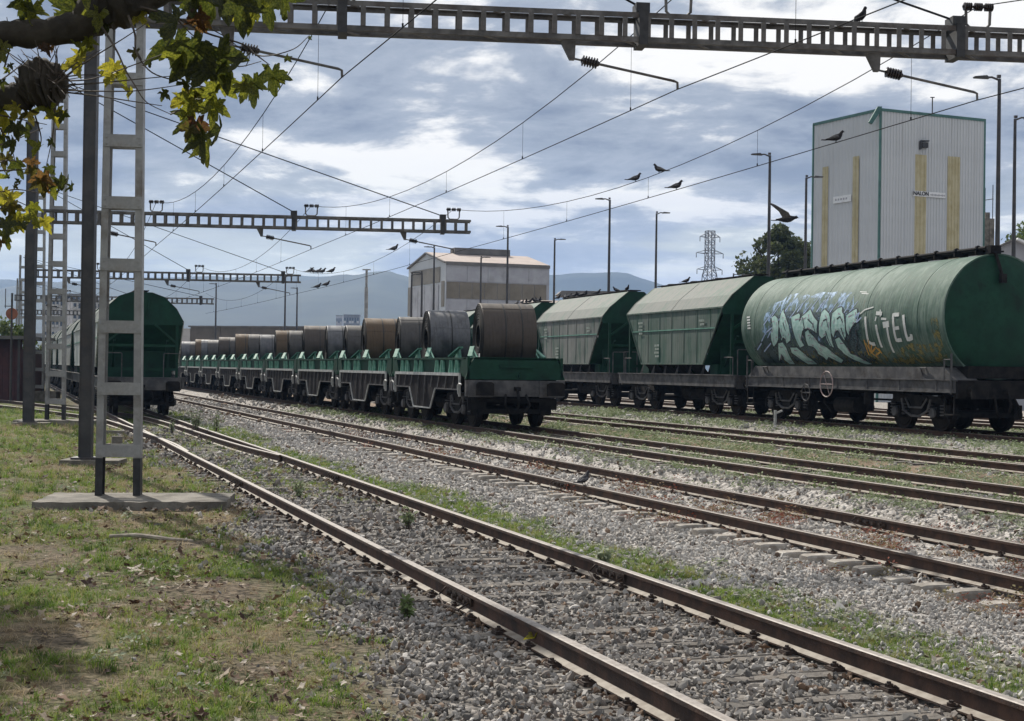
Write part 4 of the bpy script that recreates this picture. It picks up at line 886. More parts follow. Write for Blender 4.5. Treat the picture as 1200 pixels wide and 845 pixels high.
def pt_(k,s_,z):                                        # point on portal k (k=0 is the one behind the viewer)
    if k==0: ox,oy,zz_=3.37,-5.1,6.9
    else: ox,oy=PORT[k-1]['o']; zz_=PORT[k-1]['z']
    return Vector((ox+math.cos(PA)*s_,oy+math.sin(PA)*s_,zz_+z))
WIRES={}
for j,s_ in enumerate(TIPS):
    r=thing('catenary_line',(0,0,0),0,['overhead line pair above the nearest track','overhead line pair above the second track','overhead line pair above the coil wagon track, pigeons perched on it'][j],'overhead wires')
    con=[];mes=[]; 
    for k in range(0,5 if j<2 else 4):
        a=pt_(k,s_,-.84); b=pt_(k+1,s_,-.84); c=pt_(k,s_,.56); d=pt_(k+1,s_,.56); n=16
        for i in range(n+ (1 if k==(4 if j<2 else 3) else 0)):
            u=i/n; con.append(a.lerp(b,u)-Vector((0,0,.05*4*u*(1-u)))); q=c.lerp(d,u); q.z-=(1.0)*4*u*(1-u); mes.append(q)
    MB().tube(con,.0085,5).build('contact_wire',K['wire'],r); MB().tube(mes,.0085,5).build('messenger_wire',K['wire'],r)
    nn=len(con)-1
    for i in range(2,nn,3):
        if i%16==0: continue
        if con[i].y<5: continue
        MB().tube([mes[i],con[i]],.004,4).tube([con[i]+Vector((0,0,-.0)),con[i]+Vector((0,0,.05))],.013,5).build('dropper',K['wire'],r)
    WIRES[j]=(con,mes)
def on_wire(w_,px):
    for a,b in zip(w_[:-1],w_[1:]):
        if a.y<3: continue
        xa,xb=600+F*a.x/a.y,600+F*b.x/b.y
        if (xa-px)*(xb-px)<=0: return a.lerp(b,(px-xa)/(xb-xa))
# solid posts on the verge
for x,y,h,lb,sz in((-8.1,28.2,9.6,'thick dark steel post just left of the nearest lattice mast',.215),(-14.75,45.2,9.3,'dark steel post standing left of the second lattice mast',.27)):
    r=thing('steel_post',(x,y,0),R(3),lb,'post'); mb=MB(); mb.box((0,0,h/2),(.02,sz*.9,h)); 
    for s in(-1,1): mb.box((s*sz/2,0,h/2),(.022,sz,h))
    for z in (2.5,5.,7.5): mb.box((0,0,z),(sz,sz*.9,.02))
    mb.box((0,-sz*.42,h/2),(sz*.96,.012,h)); mb.build('column',K['post'],r); MB().box((0,0,.12),(sz+.25,sz+.25,.04)).build('base_plate',K['post'],r)
    mb=MB(); mb.box((.15,0,-.03),(1.1,.8,.26)); mb.build('footing',K['conc'],r)
# ------------------------------------------------------------------ lamp posts
lamp=[(507,290,-1),(562,302,1),(593,266,-1),(648,281,1),(712,234,-1),(767,250,1),(899,182,-1),(942,208,1),(1167,92,-1),(1186,139,1),(481,322,1),(493,320,-1),(347,338,-1),(252,333,-1),(333,324,1),(858,322,1)]
ln={507:'in front of the warehouse gable',562:'short looking, in front of the warehouse wall',593:'in front of the warehouse centre',648:'just right of the warehouse',712:'above the second hopper wagon, head to the left',767:'above the first hopper wagon, head to the right',899:'in front of the round tree, head to the left',942:'at the left edge of the tall white building',1167:'tallest, just right of the tall white building',1186:'near the right edge of the picture, head to the right',481:'brown one at the warehouse door, left of two',493:'brown one at the warehouse door, right of two',347:'against the mountain left of the pigeons',252:'against the mountain above the left green wagon',333:'just right of the third portal clamp',858:'tiny one right of the pylon'}
for i,(px,py,s) in enumerate(lamp):
    H=12 if px not in(481,493) else 9; hor=422.5+10+(px-600)*.01396; Y=(H-CZ)*F/(hor-py); p=at(px,hor,Y)
    r=thing('street_lamp',(p.x,Y,0),0,'grey lamp post '+ln[px],'street lamp','lamp posts along the yard road'); k=max(1,Y/95)**.5
    MB().tube([(0,0,-.2),(0,0,.6),(0,0,H)],[.13*k,.11*k,.06*k],8).build('pole',K['post'],r,60)
    mb=MB(); mb.tube([(0,0,H-.05),(s*.25,0,H+.05),(s*.5,0,H+.04)],.035*k,6); mb.box((s*.02,0,H+.08),(.12*k,.1,.1*k)); mb.build('arm',K['post'],r)
    mb=MB(); mb.prism([(0,0),(.5,.02),(.52,.06),(.1,.1)],(s*.35,-.12,H-.0),(s,0,0),(0,0,1),(0,.24,0)); mb.build('lamp_head',K['frameg'],r)
# ------------------------------------------------------------------ pole near the coils and pylon
def spost(px,py,H,lb,rad=.13):
    hor=432.5+(px-600)*.01396; Y=(H-CZ)*F/(hor-py); p=at(px,hor,Y); r=thing('line_post',(p.x,Y,0),0,lb,'post'); k=max(1,Y/80)**.5
    MB().tube([(0,0,0),(0,0,H*.86)],rad*.85*k,8).build('lower_pole',K['mast'],r,60); MB().tube([(0,0,H*.86),(0,0,H)],rad*.55*k,8).build('upper_pole',K['mast'],r,60)
    MB().box((0,0,H),(.55,.1,.08)).build('cross_arm',K['mast'],r); return r
spost(428,316,8.5,'grey stepped post below the lone pigeon, left of the warehouse')
hor=432.5+230*.014; Y=452; p=at(830,hor,Y); r=thing('pylon',(p.x,Y,0),R(20),'lattice power pylon on the skyline between hopper and round tree','pylon')
K['pyl']=M('galvanised_steel',(.10,.10,.11),(.15,.15,.16),2,.6,.3)
mb=MB(); Hp=45
def pw(z): return 2.9*(1-z/Hp)+.75 if z<34 else 1.1
cn=[(-1,-1),(1,-1),(1,1),(-1,1)]
lv_=[0,6,11.5,16.5,21,25,28.5,31.5,34,36.5,39,41.5,43.5,45]
for a,b in zip(lv_[:-1],lv_[1:]):
    for i in range(4):
        c,d=cn[i],cn[(i+1)%4]; P0=Vector((c[0]*pw(a),c[1]*pw(a),a)); P1=Vector((c[0]*pw(b),c[1]*pw(b),b)); Q0=Vector((d[0]*pw(a),d[1]*pw(a),a)); Q1=Vector((d[0]*pw(b),d[1]*pw(b),b))
        mb.bar(P0,P1,.22,.22); mb.bar(P0,Q1,.12,.12); mb.bar(Q0,P1,.12,.12); mb.bar(P1,Q1,.12,.12)
mb.build('lattice_tower',K['pyl'],r)
for z,w_ in((43,3.4),(38,4.6),(33,4.3),(28.5,4.0)):
    mb=MB()
    for s in(-1,1):
        for q in(-1,1): mb.bar((s*1,q*1,z),(s*w_,0,z+.2),.15,.15); mb.bar((s*1,q*1,z+1.2),(s*w_,0,z+.2),.12,.12)
        mb.tube([(s*w_,0,z+.1),(s*w_,0,z-1.3)],.12,6)
    mb.build('cross_arm',K['pyl'],r)
# ------------------------------------------------------------------ buildings
K['clad']=M('pale_metal_cladding',(.45,.47,.49),(.53,.545,.56),.5,.6,0,dirt=(.36,.37,.36),dirtsc=.35,vert=True)
mt,t,b=newmat('stained_pale_cladding'); o=t.N('ShaderNodeTexCoord').outputs['Object']; K['clad']=mt
cc=t.mix(t.noise(o,.4,3,.5),(.45,.47,.49),(.53,.545,.56)); st_=t.ramp(t.noise(t.mapping(o,(3.5,3.5,.07)),1.6,6,.7),.52,.74,0,.55); cc=t.mix(st_,cc,(.30,.30,.29)); jo=t.ramp(t.noise(t.mapping(o,(.01,.01,1)),.9,1,.5),.5,.56,0,.12); cc=t.mix(jo,cc,(.38,.40,.42))
t.inp(b.inputs['Base Color'],cc); b.inputs['Roughness'].default_value=.6
K['cladg']=M('grey_cladding',(.30,.30,.33),(.36,.365,.39),.8,.6,0,dirt=(.2,.2,.2),dirtsc=.5)
K['yel']=M('yellowed_translucent_sheet',(.36,.31,.17),(.45,.40,.25),1.5,.5); K['brn']=M('brown_translucent_sheet',(.13,.11,.08),(.18,.155,.12),.7,.5)
K['trim']=M('green_trim',(.03,.10,.09),(.05,.14,.12),2,.5); K['pink']=M('pink_roof',(.34,.28,.25),(.41,.345,.31),.6,.8); K['dkroof']=M('dark_grey_roof',(.10,.095,.09),(.15,.14,.135),.8,.8)
K['maroon']=M('maroon_board',(.035,.008,.011),(.06,.014,.016),3,.7); K['glass']=M('dark_window',(.03,.035,.045),None,rough=.15)
K['render']=M('pale_render',(.36,.345,.33),(.45,.43,.41),.6,.85,dirt=(.25,.23,.2),dirtsc=.5)
K['beige']=M('beige_wall',(.26,.235,.2),(.32,.29,.25),.4,.8); K['brwall']=M('brown_wall',(.085,.07,.055),(.12,.10,.08),.5,.8)
def corr(mb,a,b,z0,z1,pitch=.2,dep=.035,mi=0,zf=None):     # corrugated sheet from a to b, top may slope via zf(u)
    a=Vector(a);b=Vector(b); L=(b-a).length; d=(b-a)/L; nrm=Vector((d.y,-d.x,0)); n=max(2,int(L/pitch)); vs=[];fs=[]
    k=0
    for i in range(n):
        for u,h in((0,0),(.35,0),(.5,1),(.85,1)):
            s_=(i+u)/n*L; 
            if s_>L: break
            p=a+d*s_+nrm*dep*h; zt=z1 if zf is None else zf(s_/L); vs+=[(p.x,p.y,z0),(p.x,p.y,zt)]
    p=b; zt=z1 if zf is None else zf(1); vs+=[(p.x,p.y,z0),(p.x,p.y,zt)]
    m_=len(vs)//2; mb.add(vs,[(2*i,2*i+2,2*i+3,2*i+1) for i in range(m_-1)],mi)
def text(s_,size,mat,parent,loc,rot,name='lettering',off=.0):
    cu=bpy.data.curves.new(name,'FONT'); cu.body=s_; cu.size=size; cu.align_x='LEFT'; cu.align_y='CENTER'; cu.extrude=.01; cu.offset=off
    t_=bpy.data.objects.new(name+'_tmp',cu); COL.objects.link(t_); dg=bpy.context.evaluated_depsgraph_get(); me=bpy.data.meshes.new_from_object(t_.evaluated_get(dg)); bpy.data.objects.remove(t_)
    me.materials.clear(); me.materials.append(mat); o=link(name,me,parent,loc); o.rotation_euler=rot; return o
# tall white building
c0=at(1028,434,85); rb=thing('cement_silo_building',(c0.x,85,0),0,'tall white corrugated building with yellow strips and green corner trims','building')
dR=Vector((6.95,3.0,0)); dL=Vector((-2.75,5.35,0)); nR=Vector((dR.y,-dR.x,0)).normalized(); nL=Vector((dL.y,-dL.x,0)).normalized()*-1; LR=dR.length; LL=dL.length; uR=dR/LR; uL=dL/LL
Hc=17.15; HR=17.15; HL=17.1
mb=MB(); corr(mb,(0,0,0),dR,0,17.1,.21,.04); mb.build('right_cladding',K['clad'],rb)
mb=MB(); corr(mb,dL,(0,0,0),0,17.1,.30,.03); mb.build('left_cladding',K['clad'],rb)
mb=MB(); corr(mb,dR,dR+dL,0,17.1,.3,.03); corr(mb,dR+dL,dL,0,17.1,.3,.03); mb.build('rear_cladding',K['clad'],rb)
mb=MB(); mb.add([(0,0,17.0),(*dR[:2],17.0),(*(dR+dL)[:2],17.0),(*dL[:2],17.0)],[(0,1,2,3)]); mb.build('roof',K['dkroof'],rb)
for p_,q_ in(((0,0,0),(0,0,17.2)),(tuple(dR),(dR.x,dR.y,17.2)),(tuple(dL),(dL.x,dL.y,17.15))): MB().bar(p_,q_,.13,.13).build('corner_trim',K['trim'],rb)
for a,b in((Vector((0,0,17.15)),dR+Vector((0,0,17.13))),(Vector((0,0,17.15)),dL+Vector((0,0,17.13)))): MB().bar(a,b,.14,.16).build('roof_trim',K['trim'],rb)
def pane(name,u,n_,base,s0,s1,z0,z1,mat,e=.05,th=.03,par=rb):
    mb=MB(); p=Vector(base)+u*((s0+s1)/2)+n_*e; q=math.atan2(u.y,u.x); mb.box((p.x,p.y,(z0+z1)/2),(s1-s0,th,z1-z0),0,Euler((0,0,q))); return mb.build(name,mat,par)
def strip(u,n_,base,s0,s1,z0,z1,mat,e): 
    mb=MB(); a=Vector(base)+u*s0+n_*e; b=Vector(base)+u*s1+n_*e; corr(mb,a,b,z0,z1,.21,.04); return mb.build('translucent_strip',mat,rb)
W1=LR/124.
strip(uR,nR,(0,0,0),40.5*W1,54*W1,4,14.75,K['yel'],.05); strip(uR,nR,(0,0,0),79*W1,94*W1,4,14.8,K['yel'],.05)
W2=LL/76.
strip(-uL,-nL if nL.dot(Vector((0,-1,0)))<0 else nL,tuple(dL),12*W2,19*W2,4,14.4,K['yel'],.05); strip(-uL,-nL if nL.dot(Vector((0,-1,0)))<0 else nL,tuple(dL),47*W2,54*W2,4,14.7,K['yel'],.05)
pane('sign_board',uR,nR,(0,0,0),37.5*W1,76*W1,12.31,12.62,K['white'],.09,.04); ang=math.atan2(uR.y,uR.x)
tp=uR*(37.6*W1)+nR*.125; text('NALON',.32,K['black'],rb,(tp.x,tp.y,12.47),(PI/2,0,ang),off=.008)
tp=uR*(57.5*W1)+nR*.125; text('transportes',.2,K['frameg'],rb,(tp.x,tp.y,12.46),(PI/2,0,ang))if False else None
mb=MB()
for i in range(14): p_=uR*((58+i*1.3)*W1)+nR*.115; mb.box((p_.x,p_.y,12.45),(.06,.01,.05+.03*(i%3)),0,Euler((0,0,ang)))
mb.build('small_print',K['cladg'],rb)
nLo=Vector((-dL.y,dL.x,0)).normalized(); nLo=nLo if nLo.dot(Vector((0,-1,0)))>0 else -nLo
pane('sign_board',-uL,nLo,tuple(dL),26*W2,46*W2,12.1,12.5,K['white'],.08,.04)
mb=MB(); aL=math.atan2(-uL.y,-uL.x)
for i in range(5): p_=dL+(-uL)*((29+i*3)*W2)+nLo*.105; mb.box((p_.x,p_.y,12.3),(.14,.01,.12),0,Euler((0,0,aL)))
mb.build('small_print',K['cladg'],rb)
p_=uR*(50*W1)+nR*.15; mb=MB(); mb.box((p_.x,p_.y,15.55),(.5,.25,.05)); mb.box((p_.x,p_.y,15.3),(.34,.3,.3)); mb.box((p_.x-.25,p_.y,15.3),(.1,.3,.5)); mb.build('floodlight',K['black'],rb)
mb=MB(); p_=uR*(64*W1)+Vector((0,.6,0)); mb.tube([(p_.x,p_.y,17),(p_.x,p_.y,18.3)],.035,6); mb.box((p_.x,p_.y,18.3),(.25,.05,.05)); mb.build('antenna',K['post'],rb)
mb=MB(); mb.prism([(-.3,-.8),(.15,-.1),(.25,.2),(.0,.2),(-.5,-.7)],(-.2,-.2,17.1),(1,0,0),(0,0,1),(0,.3,0)); mb.build('loose_flashing',K['trim'],rb)
# warehouse
D0=160.; cw0=at(521,432,D0); rw=thing('warehouse',(cw0.x,D0,0),0,'grey warehouse with pink roof and brown glazed band behind the coils','warehouse')
sR=Vector((11.3,4.3,0)); gL=Vector((-4.85,11.6,0)); eave=13.3; ridge=14.7; nS=Vector((sR.y,-sR.x,0)).normalized(); nG=Vector((-gL.y,gL.x,0)).normalized(); nG=nG if nG.y<0 else -nG
V=lambda p,z:(p.x,p.y,z); O0=Vector((0,0,0))
MB().add([V(O0,0),V(sR,0),V(sR,eave),V(O0,eave)],[(0,1,2,3)]).build('side_wall',K['cladg'],rw)
MB().add([V(gL,0),V(O0,0),V(O0,eave),V(gL/2,ridge),V(gL,eave)],[(0,1,2,3,4)]).build('gable_wall',K['clad'],rw)
MB().add([V(gL+sR,0),V(gL,0),V(gL,eave),V(gL+sR,eave)],[(0,1,2,3)]).build('rear_wall',K['cladg'],rw)
MB().add([V(sR,0),V(gL+sR,0),V(gL+sR,eave),V(gL/2+sR,ridge),V(sR,eave)],[(0,1,2,3,4)]).build('far_gable_wall',K['cladg'],rw)
for a,b in((O0,gL/2),(gL/2,gL)):
    za,zb_=(eave,ridge) if a is O0 or a.length<1e-6 else (ridge,eave); e=nG*.1
    mb=MB(); q=[V(a+e,za+.06),V(a+sR,za+.06),V(b+sR,zb_+.06),V(b+e,zb_+.06)]; mb.add(q+[(x,y,z+.15) for x,y,z in q],[(3,2,1,0),(4,5,6,7),(0,1,5,4),(1,2,6,5),(2,3,7,6),(3,0,4,7)]); mb.build('roof_slope',K['pink'],rw)
    MB().bar(V(a+nG*.15,za+.1),V(b+nG*.15,zb_+.1),.2,.16).build('barge_board',K['dkroof'],rw)
MB().bar(V(nS*.1,eave),V(sR+nS*.1,eave),.25,.35).build('gutter',K['dkroof'],rw)
def wp(name,u,n_,a,s0,s1,z0,z1,mat,e=.04,th=.06):
    mb=MB(); p=Vector(a)+u*((s0+s1)/2)+n_*e; mb.box((p.x,p.y,(z0+z1)/2),(s1-s0,th,z1-z0),0,Euler((0,0,math.atan2(u.y,u.x)))); return mb.build(name,mat,rw)
us_=sR.normalized(); ug=-gL.normalized(); LS=sR.length; LG=gL.length; NB=8
for i in range(NB): wp('glazing_panel',us_,nS,(0,0,0),.1+(LS-.4)*i/NB,.1+(LS-.4)*(i+1)/NB-.06,9.5,11.3,K['brn'])
for i in range(5): wp('wall_panel',us_,nS,(0,0,0),.05+(LS-.1)*i/5,.05+(LS-.1)*(i+1)/5-.05,11.4,13.2,K['cladg'],.02,.05); wp('wall_panel',us_,nS,(0,0,0),.05+(LS-.1)*i/5,.05+(LS-.1)*(i+1)/5-.05,5,9.4,K['cladg'],.02,.05)
wp('gable_window',ug,nG,gL,LG*.11,LG*.86,11.3,13.0,K['brn'],.05); wp('side_window',ug,nG,gL,LG*.0,LG*.08,7.9,11.2,K['brn']); wp('side_window',ug,nG,gL,LG*.9,LG*.97,8.6,11.4,K['brn'])
for i in range(4): wp('door_leaf',ug,nG,gL,LG*(.12+i*.18),LG*(.12+(i+1)*.18)-.12,0,11.1,K['cladg'],.06,.1)
mb=MB(); pa=gL/2+us_*LS*.25; pb=gL/2+us_*LS*.8; mb.bar(V(pa,ridge+.45),V(pb,ridge+.45),1.6,.7); mb.build('roof_vent',K['dkroof'],rw)
# long low hall
pa=at(223,427,200); pb=at(480,430,190); rh=thing('long_low_hall',(pa.x,pa.y,0),math.atan2(pb.y-pa.y,pb.x-pa.x),'long low hall with brown band over beige wall behind the coil train','building'); LH=(pb-pa).length
MB().box((LH/2,6,2.45),(LH,12,4.9)).build('beige_wall',K['beige'],rh)
for i in range(7): MB().box((LH*(i+.5)/7,-.05,6.0),(LH/7-.06,.16,2.1)).build('brown_panel',K['brwall'],rh)
MB().box((LH/2,6.1,6.0),(LH,12,2.1)).build('upper_wall',K['brwall'],rh); MB().box((LH/2,6,7.1),(LH+.5,12.6,.18)).build('roof',K['dkroof'],rh)
mb=MB(); mb.box((-2.2,4,3.4),(4.2,8,6.8)); mb.build('side_annex',K['render'],rh)
# low building with pink roof and dark canopy
pa=at(640,433,128); rl=thing('low_pink_building',(pa.x,128,0),R(4),'low building with pink roof and dark flat canopy behind the hopper wagons','building')
MB().box((4,4,3.3),(8,7,6.6)).build('wall',K['render'],rl)
mb=MB(); mb.prism([(-4.,0),(4.,0),(0,1.4)],(-2.,4,6.7),(0,1,0),(0,0,1),(12,0,0)); mb.build('pink_roof',K['pink'],rl); 
mb=MB(); mb.prism([(.0,.15),(.5,0),(6.2,0),(6.2,.5),(.3,.45)],(.8,-1.5,8.25),(1,0,0),(0,0,1),(0,3,0)); mb.build('canopy',K['dkroof'],rl)
for x in(1.5,3.5,5.5): MB().box((x,-.0,4.2),(.2,.2,8.2)).build('canopy_post',K['post'],rl)
# apartments far left and far blocks
def block(px0,px1,ytop,Y,lb,fl,nw,mat,stepped=None,zb=0):
    h0=432.5+(px0-600)*.014; a=at(px0,h0,Y); b=at(px1,h0,Y); Wd=b.x-a.x; H=(h0-ytop)/F*Y+CZ; r=thing('apartment_block',(a.x,Y,0),R(2),lb,'apartment block')
    MB().box((Wd/2,5,H/2),(Wd,10,H)).build('wall',mat,r); MB().box((Wd/2,5,H+.12),(Wd+.6,10.6,.3)).build('roof',K['dkroof'],r)
    win=MB().box((0,0,0),(Wd/nw*.55,.12,H/fl*.42)).mesh('window',K['glass']); bal=MB().box((0,-.35,-H/fl*.3),(Wd/nw*.8,.7,.12)).box((0,-.68,-H/fl*.2),(Wd/nw*.8,.05,H/fl*.22)).mesh('balcony',K['render'])
    for f in range(fl):
        for i in range(nw):
            if (H*(f+.55)/fl)<4: continue
            o=link('window',win,r,(Wd*(i+.5)/nw,-.03,H*(f+.55)/fl)); 
            if (i%3)!=1: link('balcony',bal,r,(Wd*(i+.5)/nw,-.03,H*(f+.55)/fl))
    return r
block(50,78,350,380,'grey apartment block far off between the lattice masts, lower left part',7,6,K['render'])
block(66,104,345,400,'paler taller apartment block just left of the thick dark post',8,7,K['cladg'])
block(84,124,352,340,'nearer apartment block partly hidden by the thick dark post',6,7,K['render'])
block(393,400,370,900,'tiny far block left of the lone post against the mountain',5,3,K['cladg'])
block(402,420,369,880,'small far block above the brown coils at the mountain foot',5,6,K['dkroof'])
# maroon shed, signal disc
pa=at(-40,424,72); rs=thing('maroon_shed',(pa.x,72,0),R(3),'dark maroon shed at the left edge of the yard','shed'); 
for i in range(9): MB().box((.18+i*.29,0,1.3),(.28,.06,2.6)).build('board',K['maroon'],rs)
MB().box((1.3,2.2,1.3),(2.55,4.3,2.55)).build('wall',K['maroon'],rs); MB().box((1.4,1.9,3.12),(3.4,5.6,.16)).build('roof',K['dkroof'],rs); MB().box((1.3,.3,2.8),(2.6,.1,.5)).build('fascia',K['maroon'],rs)
for x in(.1,2.7): MB().box((x,-.6,1.5),(.1,.1,3.1)).build('roof_post',K['post'],rs)
pa=at(13,424,68); rg=thing('signal',(pa.x,68,0),0,'small signal post with orange disc above the shed','signal'); MB().tube([(0,0,0),(0,0,5.1)],.05,8).build('post',K['post'],rg)
mb=MB(); mb.lathe([(-.03,0),(-.03,.27),(.03,.27),(.03,0)],(0,0,4.15),(0,1,0),20); mb.build('disc',M('orange_enamel',(.20,.06,.03),(.26,.09,.045),3,.6),rg); MB().tube([(-.3,0,4.4),(-.3,0,5.3)],.02,5).tube([(-.35,0,4.5),(0,0,4.5)],.02,5).build('bracket',K['post'],rg)
# right edge: stub chimney, gabled shed
pa=at(1155.5,440,95); rc=thing('chimney_stack',(pa.x,95,0),0,'ragged stained concrete stack between white building and lamp post','chimney'); mb=MB(); mb.box((0,0,6.0),(.62,.7,12.0)); mb.box((-.1,0,12.15),(.3,.5,.5)); mb.box((.12,.05,6),(.25,.9,11.6)); mb.build('stack',K['conc'],rc)
mb=MB(); mb.tube([(-.2,0,12.2),(-.2,0,14)],.03,5); mb.tube([(.3,0,12),(.3,0,14.2)],.03,5); mb.tube([(-.3,0,13.2),(.35,0,13.3)],.025,5); mb.build('rail_frame',K['post'],rc)
pa=at(1187,441,70); rr_=thing('gabled_shed',(pa.x,70,0),R(-8),'grey gabled shed at the right edge behind the tank wagon','shed'); 
MB().add([(-1,0,0),(2.2,0,0),(2.2,0,7.3),(.05,0,8.35),(-1,0,7.8)],[(0,1,2,3,4)]).build('gable_wall',K['cladg'],rr_); mb=MB(); mb.bar((.05,-.2,8.4),(2.5,-.2,7.25),.5,.1); mb.bar((.05,3,8.4),(2.5,3,7.25),6,.1); mb.build('roof_slope',K['white'],rr_)
mb=MB(); mb.bar((.05,3,8.42),(-1.2,3,7.8),6.4,.12); mb.build('dark_roof_slope',K['dkroof'],rr_); MB().add([(-1,0,0),(-1,6,0),(-1,6,7.8),(-1,0,7.8)],[(3,2,1,0)]).build('side_wall',K['cladg'],rr_)
# ------------------------------------------------------------------ hills
K['hill']=M('wooded_hill',(.014,.022,.018),(.035,.045,.03),.006,.95)
def hill(name,prof,D,depth,seed,rise=0):
    n=150; xs=np.linspace(prof[0][0],prof[-1][0],n); ys=np.interp(xs,[p[0] for p in prof],[p[1] for p in prof]); r=np.random.default_rng(seed); vs=[];m_=16
    jag=fbm(xs*1.,xs*0+seed,26,seed,4)-.5
    for j in range(m_):
        u=j/(m_-1)
        for i in range(n):
            hor=432.5+(xs[i]-600)*.014; Y=D-depth*(1-u); x=(xs[i]-600)/F*D+ (u-1)*0; H=(hor-ys[i]+jag[i]*7)/F*D+CZ
            nz=fbm(np.array([x/1.]),np.array([Y/1.]),160,seed+1,4)[0]-.5
            z=H*(u**1.15)*(1+.45*nz*(1-u)) if u>0 else -3
            vs.append((x,Y,z))
    for i in range(n): vs.append((vs[(m_-1)*n+i][0],D+depth*1.2,-3))
    fs=[(j*n+i,j*n+i+1,(j+1)*n+i+1,(j+1)*n+i) for j in range(m_) for i in range(n-1)]
    me=bpy.data.meshes.new(name); me.from_pydata(vs,[],fs); me.materials.append(K['hill']); me.polygons.foreach_set('use_smooth',[True]*len(fs)); me.update(); return tag(link(name,me),kind='structure')
hill('hills',[(-500,330),(-200,345),(0,338),(30,331),(120,330),(215,327),(330,333),(360,328),(400,322),(435,317.5),(455,318),(475,325),(520,342),(600,372),(680,400),(760,425)],2300,900,3)
hill('far_hills',[(-500,330),(0,327),(60,332),(150,326),(240,325),(340,323),(420,326),(480,331),(560,335),(620,324),(655,320),(690,319),(735,322),(770,331),(800,340),(860,352),(950,372),(1050,392),(1200,400),(1500,410)],2950,600,5)
# ------------------------------------------------------------------ trees
K['bark']=M('bark',(.018,.015,.012),(.05,.042,.032),5,.95,0,.5,20)
def leafmat(name,a,b,c,tr=.25):
    mt,t,bb=newmat(name); o=t.N('ShaderNodeTexCoord').outputs['Object']; g=t.N('ShaderNodeNewGeometry').outputs['Random Per Island']
    col=t.mix(g,a,b); col=t.mix(t.ramp(t.noise(o,.9,3,.6),.45,.65),col,c); t.inp(bb.inputs['Base Color'],col); bb.inputs['Roughness'].default_value=.75; bb.inputs['Specular IOR Level'].default_value=.2
    tn=t.N('ShaderNodeBsdfTranslucent'); t.inp(tn.inputs[0],col); ms=t.N('ShaderNodeMixShader'); ms.inputs[0].default_value=tr; t.link(bb.outputs[0],ms.inputs[1]); t.link(tn.outputs[0],ms.inputs[2]); t.link(ms.outputs[0],mt.node_tree.nodes['Material Output'].inputs[0]); return mt
K['leafd']=leafmat('olive_foliage',(.045,.06,.022),(.10,.12,.045),(.06,.07,.03)); K['leafg']=leafmat('green_foliage',(.06,.10,.025),(.13,.17,.05),(.09,.11,.035))
def tree(name,p,H,cr,label,mat,seed,nl=5200,lz=.22,tr0=.32,group=None):
    r=random.Random(seed); root=thing(name,p,0,label,'tree',group)
    mb=MB(); cz=H-cr[2]; limbs=[]
    mb.tube([(0,0,-.3),(0,0,H*tr0*.6),(r.uniform(-.2,.2),0,H*tr0)],[H*.032,H*.026,H*.021],9)
    for i in range(7):
        a=2*PI*i/7+r.uniform(-.3,.3); e=Vector((math.cos(a)*cr[0]*.72,math.sin(a)*cr[1]*.72,cz+r.uniform(-.35,.7)*cr[2])); m1=Vector((e.x*.4,e.y*.4,H*tr0+(e.z-H*tr0)*.6)); mb.tube([(0,0,H*tr0-.1),m1,e],[H*.014,H*.009,H*.003],6); limbs.append(e); limbs.append(m1)
    mb.build('trunk',K['bark'],root,50)
    cl=[]
    for i in range(70):
        u=Vector((r.gauss(0,1),r.gauss(0,1),r.gauss(0,1))).normalized(); k=r.uniform(.45,1)**.5; cl.append((Vector((u.x*cr[0]*k,u.y*cr[1]*k,cz+u.z*cr[2]*k)),r.uniform(.13,.27)*cr[2]*1.2))
    mb=MB(); per=nl//len(cl)
    for c,rad in cl:
        for q in range(per):
            u=Vector((r.gauss(0,1),r.gauss(0,1),r.gauss(0,.8))); u=u.normalized()*rad*r.uniform(.3,1)**.5*r.choice((1,1,1.15)); e=Euler((r.uniform(-1.2,1.2),r.uniform(-1.2,1.2),r.uniform(0,6.3))); s=lz*r.uniform(.5,1.2)
            vs=[Vector(v)*s for v in((-.7,0,0),(0,-.45,.1),(.8,0,0),(0,.45,.1))]
            for v in vs: v.rotate(e)
            mb.add([v+c+u for v in vs],[(0,1,2,3)])
    tag(mb.build('crown',mat,root),kind='stuff'); return root
p=at(912,437,120); tree('round_tree',(p.x,120,0),13.4,(3.1,3,3.3),'round dense tree behind the lamp left of the tall white building',K['leafd'],3,11000,.3,.5)
p=at(946,437,126); tree('round_tree',(p.x,126,0),12.6,(2.4,2.5,3.3),'darker tree crown tucked against the tall white building',K['leafd'],5,5000,.3,.5)
for i,(px,H,Y,lb) in enumerate(((1168,13.2,130,'bushy tree right of the concrete stack'),(1180,11.8,118,'lower tree crown between the two right hand lamp posts'),(1200,15.2,132,'tallest tree crown at the right edge'),(1222,14.5,126,'tree cut off by the right edge of the frame'))):
    p=at(px,441,Y); tree('hillside_tree',(p.x,Y,0),H,(2.2,2.4,3.4),lb,K['leafg'],20+i,4200,.3,.4,'trees behind the right hand sheds')
p=at(4,424,82); tree('bush',(p.x,82,0),4.3,(1.4,1.5,1.8),'sunlit green bush rising behind the maroon shed',K['leafg'],31,3000,.16,.2)
p=at(24,424,88); tree('bush',(p.x,88,0),3.6,(1.0,1.2,1.5),'small green bush between shed and dark post',K['leafg'],32,2400,.16,.2)
tree('plane_tree',(-7.45,15.2,0),7.0,(1.5,1.6,1.8),'plane tree beside the track just outside the left edge',K['leafg'],41,2600,.24,.5)
